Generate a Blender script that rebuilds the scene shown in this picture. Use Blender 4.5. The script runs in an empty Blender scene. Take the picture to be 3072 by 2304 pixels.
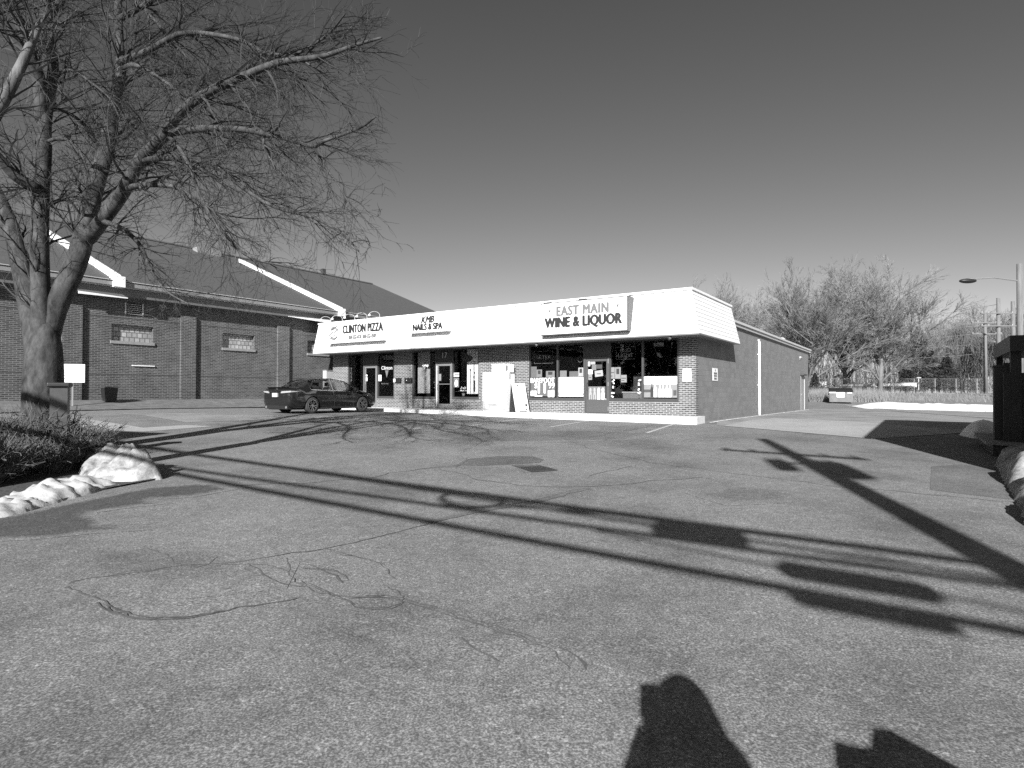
import bpy, bmesh, math, random
from mathutils import Vector, Matrix, noise
D = bpy.data
SC = bpy.context.scene
COL = SC.collection
PI = math.pi
rad = math.radians

# ------------------------------------------------------------------ camera
F_PX, IW, IH = 1794.0, 3072, 2304
pitch, roll = rad(0.735), rad(0.13)
cf = Vector((0, math.cos(pitch), math.sin(pitch)))
cr0 = Vector((1, 0, 0))
cu0 = cr0.cross(cf)
cr = cr0 * math.cos(roll) + cu0 * math.sin(roll)
cu = -cr0 * math.sin(roll) + cu0 * math.cos(roll)
CAM = Vector((0, 0, 1.6))
cam = D.objects.new('camera', D.cameras.new('camera'))
COL.objects.link(cam)
m = Matrix((cr, cu, -cf)).transposed().to_4x4()
m.translation = CAM
cam.matrix_world = m
cam.data.sensor_width = 36
cam.data.lens = 36 * F_PX / IW
cam.data.clip_start = 0.1
cam.data.clip_end = 5000
SC.camera = cam

# ------------------------------------------------------------------ light
SUN_EL, SUN_AZ = rad(25.7), rad(12.5)       # light travels toward azimuth SUN_AZ
SUN_DIR = Vector((math.sin(SUN_AZ) * math.cos(SUN_EL), math.cos(SUN_AZ) * math.cos(SUN_EL), -math.sin(SUN_EL)))
world = D.worlds.new('World'); SC.world = world; world.use_nodes = True
wn = world.node_tree; wn.nodes.clear()
sky = wn.nodes.new('ShaderNodeTexSky'); sky.sky_type = 'NISHITA'; sky.sun_disc = False
sky.sun_elevation = SUN_EL; sky.sun_rotation = PI + SUN_AZ
sky.air_density = 1.0; sky.dust_density = 0.6; sky.ozone_density = 1.0
sep = wn.nodes.new('ShaderNodeSeparateColor')          # black-and-white photograph: only the red part of the sky
pw = wn.nodes.new('ShaderNodeMath'); pw.operation = 'POWER'; pw.inputs[1].default_value = 1.3
ml = wn.nodes.new('ShaderNodeMath'); ml.operation = 'MULTIPLY'; ml.inputs[1].default_value = 0.525
bg = wn.nodes.new('ShaderNodeBackground'); bg.inputs['Strength'].default_value = 0.07
wo = wn.nodes.new('ShaderNodeOutputWorld')
wn.links.new(sky.outputs[0], sep.inputs[0]); wn.links.new(sep.outputs[0], pw.inputs[0])
wn.links.new(pw.outputs[0], ml.inputs[0]); wn.links.new(ml.outputs[0], bg.inputs['Color']); wn.links.new(bg.outputs[0], wo.inputs[0])
sl = D.lights.new('sun', 'SUN'); sl.energy = 4.8; sl.angle = rad(0.53); sl.color = (1, 1, 1)
sun = D.objects.new('sun', sl); COL.objects.link(sun)
sun.rotation_euler = SUN_DIR.to_track_quat('-Z', 'Y').to_euler(); sun.location = (0, -5, 30)
SC.view_settings.view_transform = 'Standard'; SC.view_settings.look = 'None'
SC.view_settings.exposure = 1.0; SC.view_settings.gamma = 1.0
try: SC.view_settings.use_curve_mapping = False
except Exception: pass
SC.render.engine = 'CYCLES'
SC.cycles.max_bounces = 6; SC.cycles.transparent_max_bounces = 12
SC.cycles.use_denoising = False

# ------------------------------------------------------------------ layout frames
A1 = rad(-55.67)
d1 = Vector((math.sin(A1), math.cos(A1), 0))        # along the shop front, to the left
d2 = Vector((d1.y, -d1.x, 0))                       # away from the street
P0 = Vector((6.49, 21.1, 0))                        # front right corner of the shops
ROT = math.atan2(-d1.y, -d1.x)
def S(s, t, z=0): return P0 + d1 * s + d2 * t + Vector((0, 0, z))
def ray(u, v): return cf + cr * ((u - IW / 2) / F_PX) - cu * ((v - IH / 2) / F_PX)
def fac(u, v, t=0.0):                                # point of the shop-front plane: (x = -s, z)
    d = ray(u, v); k = ((P0 - CAM).dot(d2) + t) / d.dot(d2); p = CAM + d * k - P0
    return -p.dot(d1), p.z
def atd(u, v, y): d = ray(u, v); return CAM + d * (y / d.y)
def sstep(x): x = max(0.0, min(1.0, x)); return x * x * (3 - 2 * x)
def plat(x):
    return 0.53 + 0.018 * (math.log1p(math.exp(-x / 1.5)) * 1.5 if x > -60 else -x) - 0.008 * 14 * sstep((x - 5) / 20)
def g(x, y):
    k = y / 21.0
    if k < 0: q = k * 0.3 if k > -2 else -0.6
    elif k < .85: q = k
    elif k < 1.15: q = k - (k - .85) ** 2 / .6
    else: q = 1.0
    return plat(max(-40, x)) * q + 1.1 * sstep((y - 47) / 28) * sstep((x - 12) / 10)
def gp(u, v, off=0.0):
    d = ray(u, v); lo, k = 0.5, 0.5
    while k < 400:
        k += 0.4; p = CAM + d * k
        if p.z < g(p.x, p.y) + off: break
        lo = k
    hi = k
    for _ in range(30):
        k = (lo + hi) / 2; p = CAM + d * k
        if p.z < g(p.x, p.y) + off: hi = k
        else: lo = k
    return CAM + d * k

# ------------------------------------------------------------------ materials (all greys)
MATS = {}
def nodemat(name):
    m = D.materials.new(name); m.use_nodes = True
    nt = m.node_tree; b = nt.nodes['Principled BSDF']
    return m, nt, b
def N(nt, t, **kw):
    n = nt.nodes.new(t)
    for k, v in kw.items():
        if k.startswith('_'): setattr(n, k[1:], v)
        else: n.inputs[k.replace('__', ' ')].default_value = v
    return n
def grey(v): return (v, v, v, 1)
def mat(name, v, rough=0.7, metal=0.0, var=0.0, scale=8.0, bump=0.0, spec=0.5, stretch=None, detail=6):
    if name in MATS: return MATS[name]
    m, nt, b = nodemat(name)
    b.inputs['Base Color'].default_value = grey(v); b.inputs['Roughness'].default_value = rough
    b.inputs['Metallic'].default_value = metal; b.inputs['Specular IOR Level'].default_value = spec
    if var or bump:
        tc = N(nt, 'ShaderNodeTexCoord'); mp = N(nt, 'ShaderNodeMapping')
        if stretch: mp.inputs['Scale'].default_value = stretch
        nz = N(nt, 'ShaderNodeTexNoise', Scale=scale, Detail=detail, Roughness=0.65)
        nt.links.new(tc.outputs['Object'], mp.inputs[0]); nt.links.new(mp.outputs[0], nz.inputs['Vector'])
        mr = N(nt, 'ShaderNodeMapRange'); mr.inputs['From Min'].default_value = .3; mr.inputs['From Max'].default_value = .7
        mr.inputs['To Min'].default_value = v * (1 - var); mr.inputs['To Max'].default_value = v * (1 + var)
        nt.links.new(nz.outputs['Fac'], mr.inputs['Value']); nt.links.new(mr.outputs[0], b.inputs['Base Color'])
        if bump:
            bp = N(nt, 'ShaderNodeBump', Strength=bump, Distance=0.02)
            nt.links.new(nz.outputs['Fac'], bp.inputs['Height']); nt.links.new(bp.outputs[0], b.inputs['Normal'])
    MATS[name] = m; return m
def ramp(nt, stops):
    r = N(nt, 'ShaderNodeValToRGB'); e = r.color_ramp.elements
    while len(e) < len(stops): e.new(0.5)
    for i, (p, v) in enumerate(stops): e[i].position = p; e[i].color = grey(v)
    return r
def mix(nt, fac, a, b, blend='MIX'):
    x = N(nt, 'ShaderNodeMix', _data_type='RGBA', _blend_type=blend)
    for sock, val in ((0, fac), (6, a), (7, b)):
        if hasattr(val, 'is_output'): nt.links.new(val, x.inputs[sock])
        elif sock == 0: x.inputs[0].default_value = val
        else: x.inputs[sock].default_value = grey(val)
    return x.outputs[2]
def asphalt_mat(name, base, stone=1.0, big=0.22, seed=0.0, stain=None):
    m, nt, b = nodemat(name)
    tc = N(nt, 'ShaderNodeTexCoord'); mp = N(nt, 'ShaderNodeMapping'); mp.inputs['Location'].default_value = (seed, seed, 0)
    nt.links.new(tc.outputs['Object'], mp.inputs[0])
    n1 = N(nt, 'ShaderNodeTexNoise', Scale=88.0, Detail=2.0, Roughness=0.6)
    vo = N(nt, 'ShaderNodeTexVoronoi', Scale=62.0)
    n2 = N(nt, 'ShaderNodeTexNoise', Scale=0.55, Detail=7.0, Roughness=0.62)
    n3 = N(nt, 'ShaderNodeTexNoise', Scale=7.0, Detail=5.0, Roughness=0.7)
    for n in (n1, vo, n2, n3): nt.links.new(mp.outputs[0], n.inputs['Vector'])
    r1 = ramp(nt, [(0.33, base * (1 - .62 * stone)), (0.50, base), (0.62, base * (1 + 1.0 * stone))])
    nt.links.new(n1.outputs['Fac'], r1.inputs[0])
    sp = N(nt, 'ShaderNodeSeparateColor'); nt.links.new(vo.outputs['Color'], sp.inputs[0])
    r2 = ramp(nt, [(0.0, 0.55), (0.72, 1.0), (0.93, 1.25), (1.0, 1.9)])
    nt.links.new(sp.outputs[0], r2.inputs[0])
    c = mix(nt, 0.8 * stone, r1.outputs[0], r2.outputs[0], 'MULTIPLY')
    r3 = ramp(nt, [(0.32, 1 - big * 1.5), (0.5, 1.0), (0.7, 1 + big)])
    nt.links.new(n2.outputs['Fac'], r3.inputs[0])
    c = mix(nt, 1.0, c, r3.outputs[0], 'MULTIPLY')
    r4 = ramp(nt, [(0.3, 0.80), (0.55, 1.0), (0.75, 1.12)])
    nt.links.new(n3.outputs['Fac'], r4.inputs[0])
    c = mix(nt, 1.0, c, r4.outputs[0], 'MULTIPLY')
    if stain:  # darkening for stains and for painted shadow, faded in by the edge value
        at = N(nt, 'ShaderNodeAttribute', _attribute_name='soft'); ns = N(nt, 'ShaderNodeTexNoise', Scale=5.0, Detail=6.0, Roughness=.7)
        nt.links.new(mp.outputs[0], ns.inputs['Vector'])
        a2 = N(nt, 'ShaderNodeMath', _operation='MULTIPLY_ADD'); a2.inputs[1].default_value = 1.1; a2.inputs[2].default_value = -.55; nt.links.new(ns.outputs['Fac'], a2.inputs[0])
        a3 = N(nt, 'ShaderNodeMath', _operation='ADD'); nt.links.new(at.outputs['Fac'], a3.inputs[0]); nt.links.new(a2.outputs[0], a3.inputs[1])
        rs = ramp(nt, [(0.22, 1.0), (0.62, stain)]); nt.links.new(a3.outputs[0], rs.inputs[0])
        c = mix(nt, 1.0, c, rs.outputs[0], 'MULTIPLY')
    nt.links.new(c, b.inputs['Base Color'])
    b.inputs['Roughness'].default_value = 0.85; b.inputs['Specular IOR Level'].default_value = 0.25
    bp = N(nt, 'ShaderNodeBump', Strength=0.55 * stone, Distance=0.006)
    nt.links.new(n1.outputs['Fac'], bp.inputs['Height']); nt.links.new(bp.outputs[0], b.inputs['Normal'])
    MATS[name] = m; return m
def brick_mat(name, c1, c2, mortar, bw=0.203, rh=0.0677, ms=0.012, stain=0.25, rough=0.85, bias=-0.1, dark=0.35, bump=0.4):
    m, nt, b = nodemat(name)
    tc = N(nt, 'ShaderNodeTexCoord'); sx = N(nt, 'ShaderNodeSeparateXYZ'); ad = N(nt, 'ShaderNodeMath', _operation='ADD')
    cb = N(nt, 'ShaderNodeCombineXYZ')
    nt.links.new(tc.outputs['Object'], sx.inputs[0]); nt.links.new(sx.outputs[0], ad.inputs[0]); nt.links.new(sx.outputs[1], ad.inputs[1])
    nt.links.new(ad.outputs[0], cb.inputs[0]); nt.links.new(sx.outputs[2], cb.inputs[1])
    br = N(nt, 'ShaderNodeTexBrick', Scale=1.0); br.offset = 0.5; br.squash = 1.0
    br.inputs['Color1'].default_value = grey(c1); br.inputs['Color2'].default_value = grey(c2); br.inputs['Mortar'].default_value = grey(mortar)
    br.inputs['Brick Width'].default_value = bw + 0.01; br.inputs['Row Height'].default_value = rh
    br.inputs['Mortar Size'].default_value = ms; br.inputs['Mortar Smooth'].default_value = 0.15; br.inputs['Bias'].default_value = bias
    nt.links.new(cb.outputs[0], br.inputs['Vector'])
    # a second brick grid with the same joints picks out burnt bricks
    b2 = N(nt, 'ShaderNodeTexBrick', Scale=1.0); b2.offset = 0.5
    b2.inputs['Color1'].default_value = grey(0); b2.inputs['Color2'].default_value = grey(1); b2.inputs['Mortar'].default_value = grey(1)
    for k in ('Brick Width', 'Row Height', 'Mortar Size'): b2.inputs[k].default_value = br.inputs[k].default_value
    b2.inputs['Bias'].default_value = 0.25
    mp = N(nt, 'ShaderNodeMapping'); mp.inputs['Location'].default_value = ((bw + .01) * 40, rh * 46, 0)
    nt.links.new(cb.outputs[0], mp.inputs[0]); nt.links.new(mp.outputs[0], b2.inputs['Vector'])
    r = ramp(nt, [(0.0, dark), (0.25, 0.85), (1.0, 1.0)]); nt.links.new(b2.outputs['Color'], r.inputs[0])
    nz = N(nt, 'ShaderNodeTexNoise', Scale=1.3, Detail=6.0, Roughness=0.7)
    nt.links.new(tc.outputs['Object'], nz.inputs['Vector'])
    r3 = ramp(nt, [(0.3, 1 - stain), (0.55, 1.0), (0.75, 1 + stain * .8)]); nt.links.new(nz.outputs['Fac'], r3.inputs[0])
    n4 = N(nt, 'ShaderNodeTexNoise', Scale=60.0, Detail=2.0); nt.links.new(tc.outputs['Object'], n4.inputs['Vector'])
    r5 = ramp(nt, [(0.3, 0.8), (0.7, 1.2)]); nt.links.new(n4.outputs['Fac'], r5.inputs[0])
    c = mix(nt, 1.0, br.outputs['Color'], r.outputs[0], 'MULTIPLY')
    c = mix(nt, 1.0, c, r3.outputs[0], 'MULTIPLY'); c = mix(nt, 1.0, c, r5.outputs[0], 'MULTIPLY')
    nt.links.new(c, b.inputs['Base Color']); b.inputs['Roughness'].default_value = rough; b.inputs['Specular IOR Level'].default_value = .2
    if bump:
        bp = N(nt, 'ShaderNodeBump', Strength=bump, Distance=0.008); bp.invert = True
        nt.links.new(br.outputs['Fac'], bp.inputs['Height']); nt.links.new(bp.outputs[0], b.inputs['Normal'])
    MATS[name] = m; return m
def glass_mat(name, tint=0.75, refl=0.06, rough=0.02):
    m, nt, b = nodemat(name); nt.nodes.remove(b)
    out = nt.nodes['Material Output']
    tr = N(nt, 'ShaderNodeBsdfTransparent'); tr.inputs[0].default_value = grey(tint)
    gl = N(nt, 'ShaderNodeBsdfGlossy'); gl.inputs['Color'].default_value = grey(0.9); gl.inputs['Roughness'].default_value = rough
    fr = N(nt, 'ShaderNodeLayerWeight', Blend=.5); p5 = N(nt, 'ShaderNodeMath', _operation='POWER'); p5.inputs[1].default_value = 5.0; mr = N(nt, 'ShaderNodeMath', _operation='ADD'); mr.inputs[1].default_value = refl
    mx = N(nt, 'ShaderNodeMixShader')
    nt.links.new(fr.outputs['Facing'], p5.inputs[0]); nt.links.new(p5.outputs[0], mr.inputs[0]); nt.links.new(mr.outputs[0], mx.inputs[0])
    nt.links.new(tr.outputs[0], mx.inputs[1]); nt.links.new(gl.outputs[0], mx.inputs[2]); nt.links.new(mx.outputs[0], out.inputs[0])
    MATS[name] = m; return m

M_ASPH = asphalt_mat('worn_asphalt', 0.180, stone=.68)
M_ASPH2 = asphalt_mat('smooth_asphalt', 0.25, stone=0.35, seed=7)
M_PATCH = asphalt_mat('patch_asphalt', 0.14, stone=0.6, seed=3)
M_APRON = asphalt_mat('pale_apron', 0.34, stone=0.25, big=0.10, seed=11)
M_SHADE = asphalt_mat('painted_shade_asphalt', 0.180, stone=.68, stain=.42)  # lot asphalt darkened to paint soft shadows
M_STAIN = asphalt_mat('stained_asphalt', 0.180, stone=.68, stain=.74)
M_GRASS = mat('dormant_grass', 0.13, 0.9, var=0.35, scale=3.0, bump=0.8)
M_FIELD = mat('dry_field', 0.17, 0.9, var=0.25, scale=1.1, bump=0.6)
M_MULCH = mat('mulch', 0.055, 0.95, var=0.6, scale=14.0, bump=1.0)
M_CONC = mat('concrete', 0.55, 0.85, var=0.12, scale=5.0, bump=0.15)
M_SILL = mat('stone_sill', .24, .85, var=.12, scale=5)
M_CURB = mat('painted_curb', 0.72, 0.7, var=0.08, scale=4.0, bump=0.2)
M_STRIPE = mat('worn_stripe_paint', 0.42, 0.8, var=0.45, scale=22.0)
M_CRACK = mat('crack_fill', 0.095, 0.8, var=0.4, scale=9)
M_SEAL = mat('old_crack_sealer', 0.10, 0.8, var=0.35, scale=40)
M_BRICK = brick_mat('storefront_brick', 0.05, 0.105, 0.31, stain=0.22, ms=0.013, dark=0.4)
M_BRICK2 = brick_mat('old_brick', 0.05, 0.10, 0.19, stain=0.3, ms=0.010, dark=0.4)
M_CMU = brick_mat('painted_block', 0.20, 0.21, 0.17, bw=0.39, rh=0.2, ms=0.007, stain=0.10, dark=0.97, bump=0.25)
M_WHITE = mat('white_paint', 0.80, 0.5, var=0.03, scale=3)
M_WHITEP = mat('white_plastic', 0.82, 0.35)
M_LGREY = mat('light_grey_paint', 0.42, 0.5, var=0.05, scale=5)
M_GREY = mat('grey_paint', 0.22, 0.5, var=0.06, scale=6)
M_FRAME = mat('dark_bronze_frame', 0.055, 0.4, var=0.1, scale=9)
M_FRAME2 = mat('grey_aluminium', 0.22, 0.35, metal=0.3, var=0.1, scale=9)
M_FRAME3 = mat('brown_door_paint', 0.07, 0.5)
M_BLACK = mat('black_paint', 0.015, 0.5)
M_INK = mat('black_lettering', 0.02, 0.6)
M_INK2 = mat('grey_lettering', 0.14, 0.6)
M_INK3 = mat('pale_lettering', 0.55, 0.6)
M_SOFF = mat('soffit', 0.16, 0.7)
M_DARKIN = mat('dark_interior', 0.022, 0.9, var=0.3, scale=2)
M_GLASS = glass_mat('window_glass', 0.86, 0.03)
M_CGLASS = glass_mat('car_glass', 0.6, 0.05)
M_SHING = mat('roof_shingles', 0.07, 0.85, var=0.16, scale=3.0, bump=0.3, stretch=(1, 1, 6))
M_MEMB = mat('roof_membrane', 0.2, 0.8, var=0.1)
M_SNOW = mat('snow', 0.86, 0.75, var=0.05, scale=3, bump=0.5, spec=.3)
M_DSNOW = mat('dirty_snow', 0.27, 0.85, var=0.62, scale=7.0, bump=1.0, detail=10, spec=.3)
M_SNOWB = mat('ridge_snow', 0.42, 0.85, var=0.4, scale=5.0, bump=.8, detail=9)
M_BARK = mat('bark', 0.08, 0.9, var=1.0, scale=7.0, bump=0.9, stretch=(1, 1, .35))
M_LIMB = mat('limb_bark', 0.042, 0.9, var=1.1, scale=6.0, bump=0.9, stretch=(1, 1, .5))
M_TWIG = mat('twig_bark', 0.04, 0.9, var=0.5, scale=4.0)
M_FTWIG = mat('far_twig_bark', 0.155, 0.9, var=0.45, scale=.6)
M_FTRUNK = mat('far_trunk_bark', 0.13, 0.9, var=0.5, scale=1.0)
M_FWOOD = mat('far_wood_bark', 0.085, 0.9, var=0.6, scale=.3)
M_CONIF = mat('conifer_needles', 0.035, 0.9, var=0.5, scale=2.0)
M_SHRUB = mat('shrub_twigs', 0.07, 0.9, var=0.8, scale=4.0)
M_WOOD = mat('weathered_pole_wood', 0.14, 0.9, var=0.3, scale=4.0, stretch=(4, 4, .4))
M_CAR = mat('dark_car_paint', 0.012, 0.12, spec=0.6)
M_TYRE = mat('tyre_rubber', 0.035, 0.8)
M_RIM = mat('alloy', 0.28, 0.25, metal=0.9)
M_CHROME = mat('chrome', 0.6, 0.15, metal=1.0)
M_TAIL = mat('tail_lamp_lens', 0.30, 0.1)
M_BLIND = mat('blind_slats', 0.40, 0.7)
M_METAL = mat('galvanised', 0.3, 0.5, metal=0.6)
M_DUMP = mat('dumpster_paint', 0.13, 0.6, var=0.2, scale=3)
M_DSIDE = mat('dark_siding', 0.035, 0.7, var=0.2, scale=2)
M_GBLOCK = brick_mat('glass_block', 0.30, 0.45, 0.13, bw=0.19, rh=0.2, ms=0.02, stain=0.1, rough=0.2, dark=0.8, bump=0.1)
M_MANSARD = mat('mansard_panel', 0.78, 0.5, var=0.03, scale=1.5)
M_IRON = mat('cast_iron', 0.035, 0.7)

# ------------------------------------------------------------------ object helpers
def tag(o, label=None, cat=None, group=None, kind=None):
    if label: o['label'] = label
    if cat: o['category'] = cat
    if group: o['group'] = group
    if kind: o['kind'] = kind
    return o
def thing(name, label, cat, loc=(0, 0, 0), rz=0.0, group=None):
    o = D.objects.new(name, None); COL.objects.link(o); o.location = loc; o.rotation_euler = (0, 0, rz)
    return tag(o, label, cat, group)
def copy_tree(o, parent=None):
    c = o.copy(); COL.objects.link(c)
    if parent: c.parent = parent
    for ch in [x for x in D.objects if x.parent == o]: copy_tree(ch, c)
    return c
SPLIT = {'front_wall', 'printed_shape', 'printed_hill', 'printed_bottle', 'hazard_strip', 'printed_block', 'printed_line', 'bushing', 'insulator', 'wheel', 'caster', 'lift_pocket', 'eye', 'strap', 'bracket', 'seat', 'eave_board', 'cradle'}
class MB:
    def __init__(s): s.v = []; s.f = []; s.isl = []
    def add(s, vs, fs):
        n = len(s.v); s.isl.append((n, len(vs), len(s.f), len(fs))); s.v += [tuple(p) for p in vs]; s.f += [tuple(i + n for i in f) for f in fs]; return s
    def box(s, x0, x1, y0, y1, z0, z1, M=None):
        vs = [Vector((x, y, z)) for z in (z0, z1) for y in (y0, y1) for x in (x0, x1)]
        if M: vs = [M @ p for p in vs]
        return s.add(vs, [(0, 2, 3, 1), (4, 5, 7, 6), (0, 1, 5, 4), (2, 6, 7, 3), (0, 4, 6, 2), (1, 3, 7, 5)])
    def hexa(s, b, t):       # two quads, bottom and top, both counter-clockwise
        return s.add(list(b) + list(t), [(3, 2, 1, 0), (4, 5, 6, 7), (0, 1, 5, 4), (1, 2, 6, 5), (2, 3, 7, 6), (3, 0, 4, 7)])
    def quad(s, a, b, c, d): return s.add([a, b, c, d], [(0, 1, 2, 3)])
    def tube(s, pts, r, n=6, caps=True):
        pts = [Vector(p) for p in pts]; k = len(pts)
        if not hasattr(r, '__len__'): r = [r] * k
        vs = []; up = None
        for i, p in enumerate(pts):
            t = (pts[min(i + 1, k - 1)] - pts[max(i - 1, 0)])
            if t.length < 1e-9: t = Vector((0, 0, 1))
            t.normalize()
            if up is None: up = Vector((0, 0, 1)) if abs(t.z) < .9 else Vector((1, 0, 0))
            a = t.cross(up)
            if a.length < 1e-6: a = t.orthogonal()
            a.normalize(); b = a.cross(t); up = b
            for j in range(n):
                an = 2 * PI * j / n; vs.append(p + (a * math.cos(an) + b * math.sin(an)) * r[i])
        fs = [(i * n + j, i * n + (j + 1) % n, (i + 1) * n + (j + 1) % n, (i + 1) * n + j) for i in range(k - 1) for j in range(n)]
        if caps: fs += [tuple(range(n - 1, -1, -1)), tuple(range((k - 1) * n, k * n))]
        return s.add(vs, fs)
    def cyl(s, c, axis, r, h, n=20, r2=None):
        a = Vector(axis).normalized(); c = Vector(c)
        return s.tube([c, c + a * h], [r, r if r2 is None else r2], n)
    def lathe(s, prof, n=20, c=(0, 0, 0)):   # prof: (r,z)
        vs = [(c[0] + r * math.cos(2 * PI * j / n), c[1] + r * math.sin(2 * PI * j / n), c[2] + z) for r, z in prof for j in range(n)]
        fs = [(i * n + j, i * n + (j + 1) % n, (i + 1) * n + (j + 1) % n, (i + 1) * n + j) for i in range(len(prof) - 1) for j in range(n)]
        return s.add(vs, fs)
    def prism(s, poly, y0, y1):              # poly in (x,z), extruded along y
        n = len(poly)
        vs = [(x, y0, z) for x, z in poly] + [(x, y1, z) for x, z in poly]
        return s.add(vs, [tuple(range(n)), tuple(range(2 * n - 1, n - 1, -1))] + [(i, i + n, (i + 1) % n + n, (i + 1) % n) for i in range(n)])
    def ball(s, c, r, n=10):
        if not hasattr(r, '__len__'): r = (r, r, r)
        vs = []; fs = []
        for i in range(n + 1):
            ph = PI * i / n
            for j in range(n * 2):
                th = PI * j / n
                vs.append((c[0] + r[0] * math.sin(ph) * math.cos(th), c[1] + r[1] * math.sin(ph) * math.sin(th), c[2] + r[2] * math.cos(ph)))
        for i in range(n):
            for j in range(2 * n):
                a = i * 2 * n + j; b = i * 2 * n + (j + 1) % (2 * n); fs.append((a, a + 2 * n, b + 2 * n, b))
        return s.add(vs, fs)
    def mesh(s, name, smooth=False, fix=True):
        me = D.meshes.new(name); me.from_pydata(s.v, [], s.f)
        if fix:
            bm = bmesh.new(); bm.from_mesh(me); bmesh.ops.recalc_face_normals(bm, faces=bm.faces); bm.to_mesh(me); bm.free()
        if smooth: me.polygons.foreach_set('use_smooth', [True] * len(me.polygons))
        me.update(); return me
    def build(s, name, m, parent=None, smooth=False, fix=True):
        if name in SPLIT and len(s.isl) > 1:
            out = []
            for v0, nv, f0, nf in s.isl:
                q = MB(); q.v = s.v[v0:v0 + nv]; q.f = [tuple(i - v0 for i in f) for f in s.f[f0:f0 + nf]]; out.append(q.build(name, m, parent, smooth, fix))
            return out[0]
        me = s.mesh(name, smooth, fix); o = D.objects.new(name, me); COL.objects.link(o)
        for mm in (m if isinstance(m, (list, tuple)) else [m]): me.materials.append(mm)
        if parent: o.parent = parent
        return o
def bevel(o, w=0.01, seg=2):
    md = o.modifiers.new('bevel', 'BEVEL'); md.width = w; md.segments = seg; md.limit_method = 'ANGLE'; return o
def text_mesh(txt, size, extr=0.006, bold=0.0, align='CENTER', shear=0.0, sx=1.0, space=1.0):
    c = D.curves.new('t', 'FONT'); c.body = txt; c.size = size; c.extrude = extr; c.offset = bold
    c.align_x = align; c.align_y = 'CENTER'; c.shear = shear; c.space_character = space; c.resolution_u = 3
    o = D.objects.new('t', c); COL.objects.link(o)
    dg = bpy.context.evaluated_depsgraph_get(); dg.update()
    me = D.meshes.new_from_object(o.evaluated_get(dg)); D.objects.remove(o)
    me.transform(Matrix.Scale(sx, 4, Vector((1, 0, 0))))
    return me
def text(name, txt, size, m, loc, parent, bold=0.0, shear=0.0, sx=1.0, rot=0.0, tilt=0.0, space=1.0, extr=0.006):
    """lettering standing in the local xz plane, read from -y"""
    me = text_mesh(txt, size, extr, 0.0, shear=shear, sx=sx, space=space); me.materials.clear(); me.materials.append(m)
    if bold > .0005:
        bm = bmesh.new()
        for i, (dx, dy) in enumerate(((0, 0), (bold, 0), (-bold, 0), (0, bold * .6), (0, -bold * .6))):
            t = me.copy(); t.transform(Matrix.Translation((dx, dy, -.0006 * i))); bm.from_mesh(t); D.meshes.remove(t)
        bm.to_mesh(me); bm.free()
    T = Matrix.Translation(loc) @ Matrix.Rotation(tilt, 4, 'X') @ Matrix.Rotation(PI / 2, 4, 'X') @ Matrix.Rotation(rot, 4, 'Z')
    me.transform(T)
    o = D.objects.new(name, me); COL.objects.link(o); o.parent = parent; return o

# ------------------------------------------------------------------ ground
def axis_lines(a, b, fine_a, fine_b, step):
    xs = [fine_a + i * step for i in range(int((fine_b - fine_a) / step) + 1)]
    w = step; x = xs[-1]
    while x < b: w *= 1.5; x += w; xs.append(x)
    w = step; x = xs[0]
    while x > a: w *= 1.5; x -= w; xs.insert(0, x)
    return xs
def terrain():
    xs = axis_lines(-2500, 2500, -30, 40, 1.0); ys = axis_lines(-300, 3500, -12, 80, 1.0)
    mb = MB(); n = len(xs)
    mb.v = [(x, y, g(x, y)) for y in ys for x in xs]
    mb.f = [(j * n + i, j * n + i + 1, (j + 1) * n + i + 1, (j + 1) * n + i) for j in range(len(ys) - 1) for i in range(n - 1)]
    o = mb.build('ground', M_FIELD, smooth=True, fix=False); tag(o, kind='structure'); return o
terrain()
def sheet(name, poly, off, m, parent=None, step=1.0, kind='structure', label=None, hf=None):
    bm = bmesh.new(); vs = [bm.verts.new((p[0], p[1], 0)) for p in poly]; bm.faces.new(vs)
    for ax in (0, 1):
        lo = min(p[ax] for p in poly); hi = max(p[ax] for p in poly)
        k = math.floor(lo / step) * step + step
        while k < hi:
            no = (1, 0, 0) if ax == 0 else (0, 1, 0); co = (k, 0, 0) if ax == 0 else (0, k, 0)
            bmesh.ops.bisect_plane(bm, geom=bm.verts[:] + bm.edges[:] + bm.faces[:], plane_co=co, plane_no=no); k += step
    for v in bm.verts: v.co.z = (hf or g)(v.co.x, v.co.y) + off
    bmesh.ops.recalc_face_normals(bm, faces=bm.faces)
    for f in bm.faces:
        if f.normal.z < 0: f.normal_flip()
    me = D.meshes.new(name); bm.to_mesh(me); bm.free(); me.materials.append(m)
    o = D.objects.new(name, me); COL.objects.link(o)
    if parent: o.parent = parent
    elif kind: tag(o, label, kind=kind)
    return o
def xy(p): return (p.x, p.y)
lot_poly = [(-60, -10), (40, -10), (40, 12), xy(S(-14, 2)), (30, 34), (44, 52), (29.0, 52.5), (24, 53.5), xy(S(-.3, 26)), xy(S(-.3, 0.5)), xy(S(20.5, 0.5)), xy(S(20.5, -1)), xy(S(22.6, -3)), xy(S(22.6, -30))]
lot_poly = [(-40, -9), (38, -9), (38, 30), (46, 44), (44, 53), xy(S(-2, 31)), xy(S(-.3, 26)), xy(S(-.3, 0.2)), xy(S(20.0, 0.2)), xy(S(21.8, -1.5)), xy(S(22.3, -25)), xy(S(24, -36))]
lot = sheet('parking_lot', lot_poly, 0.005, M_ASPH)
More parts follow.
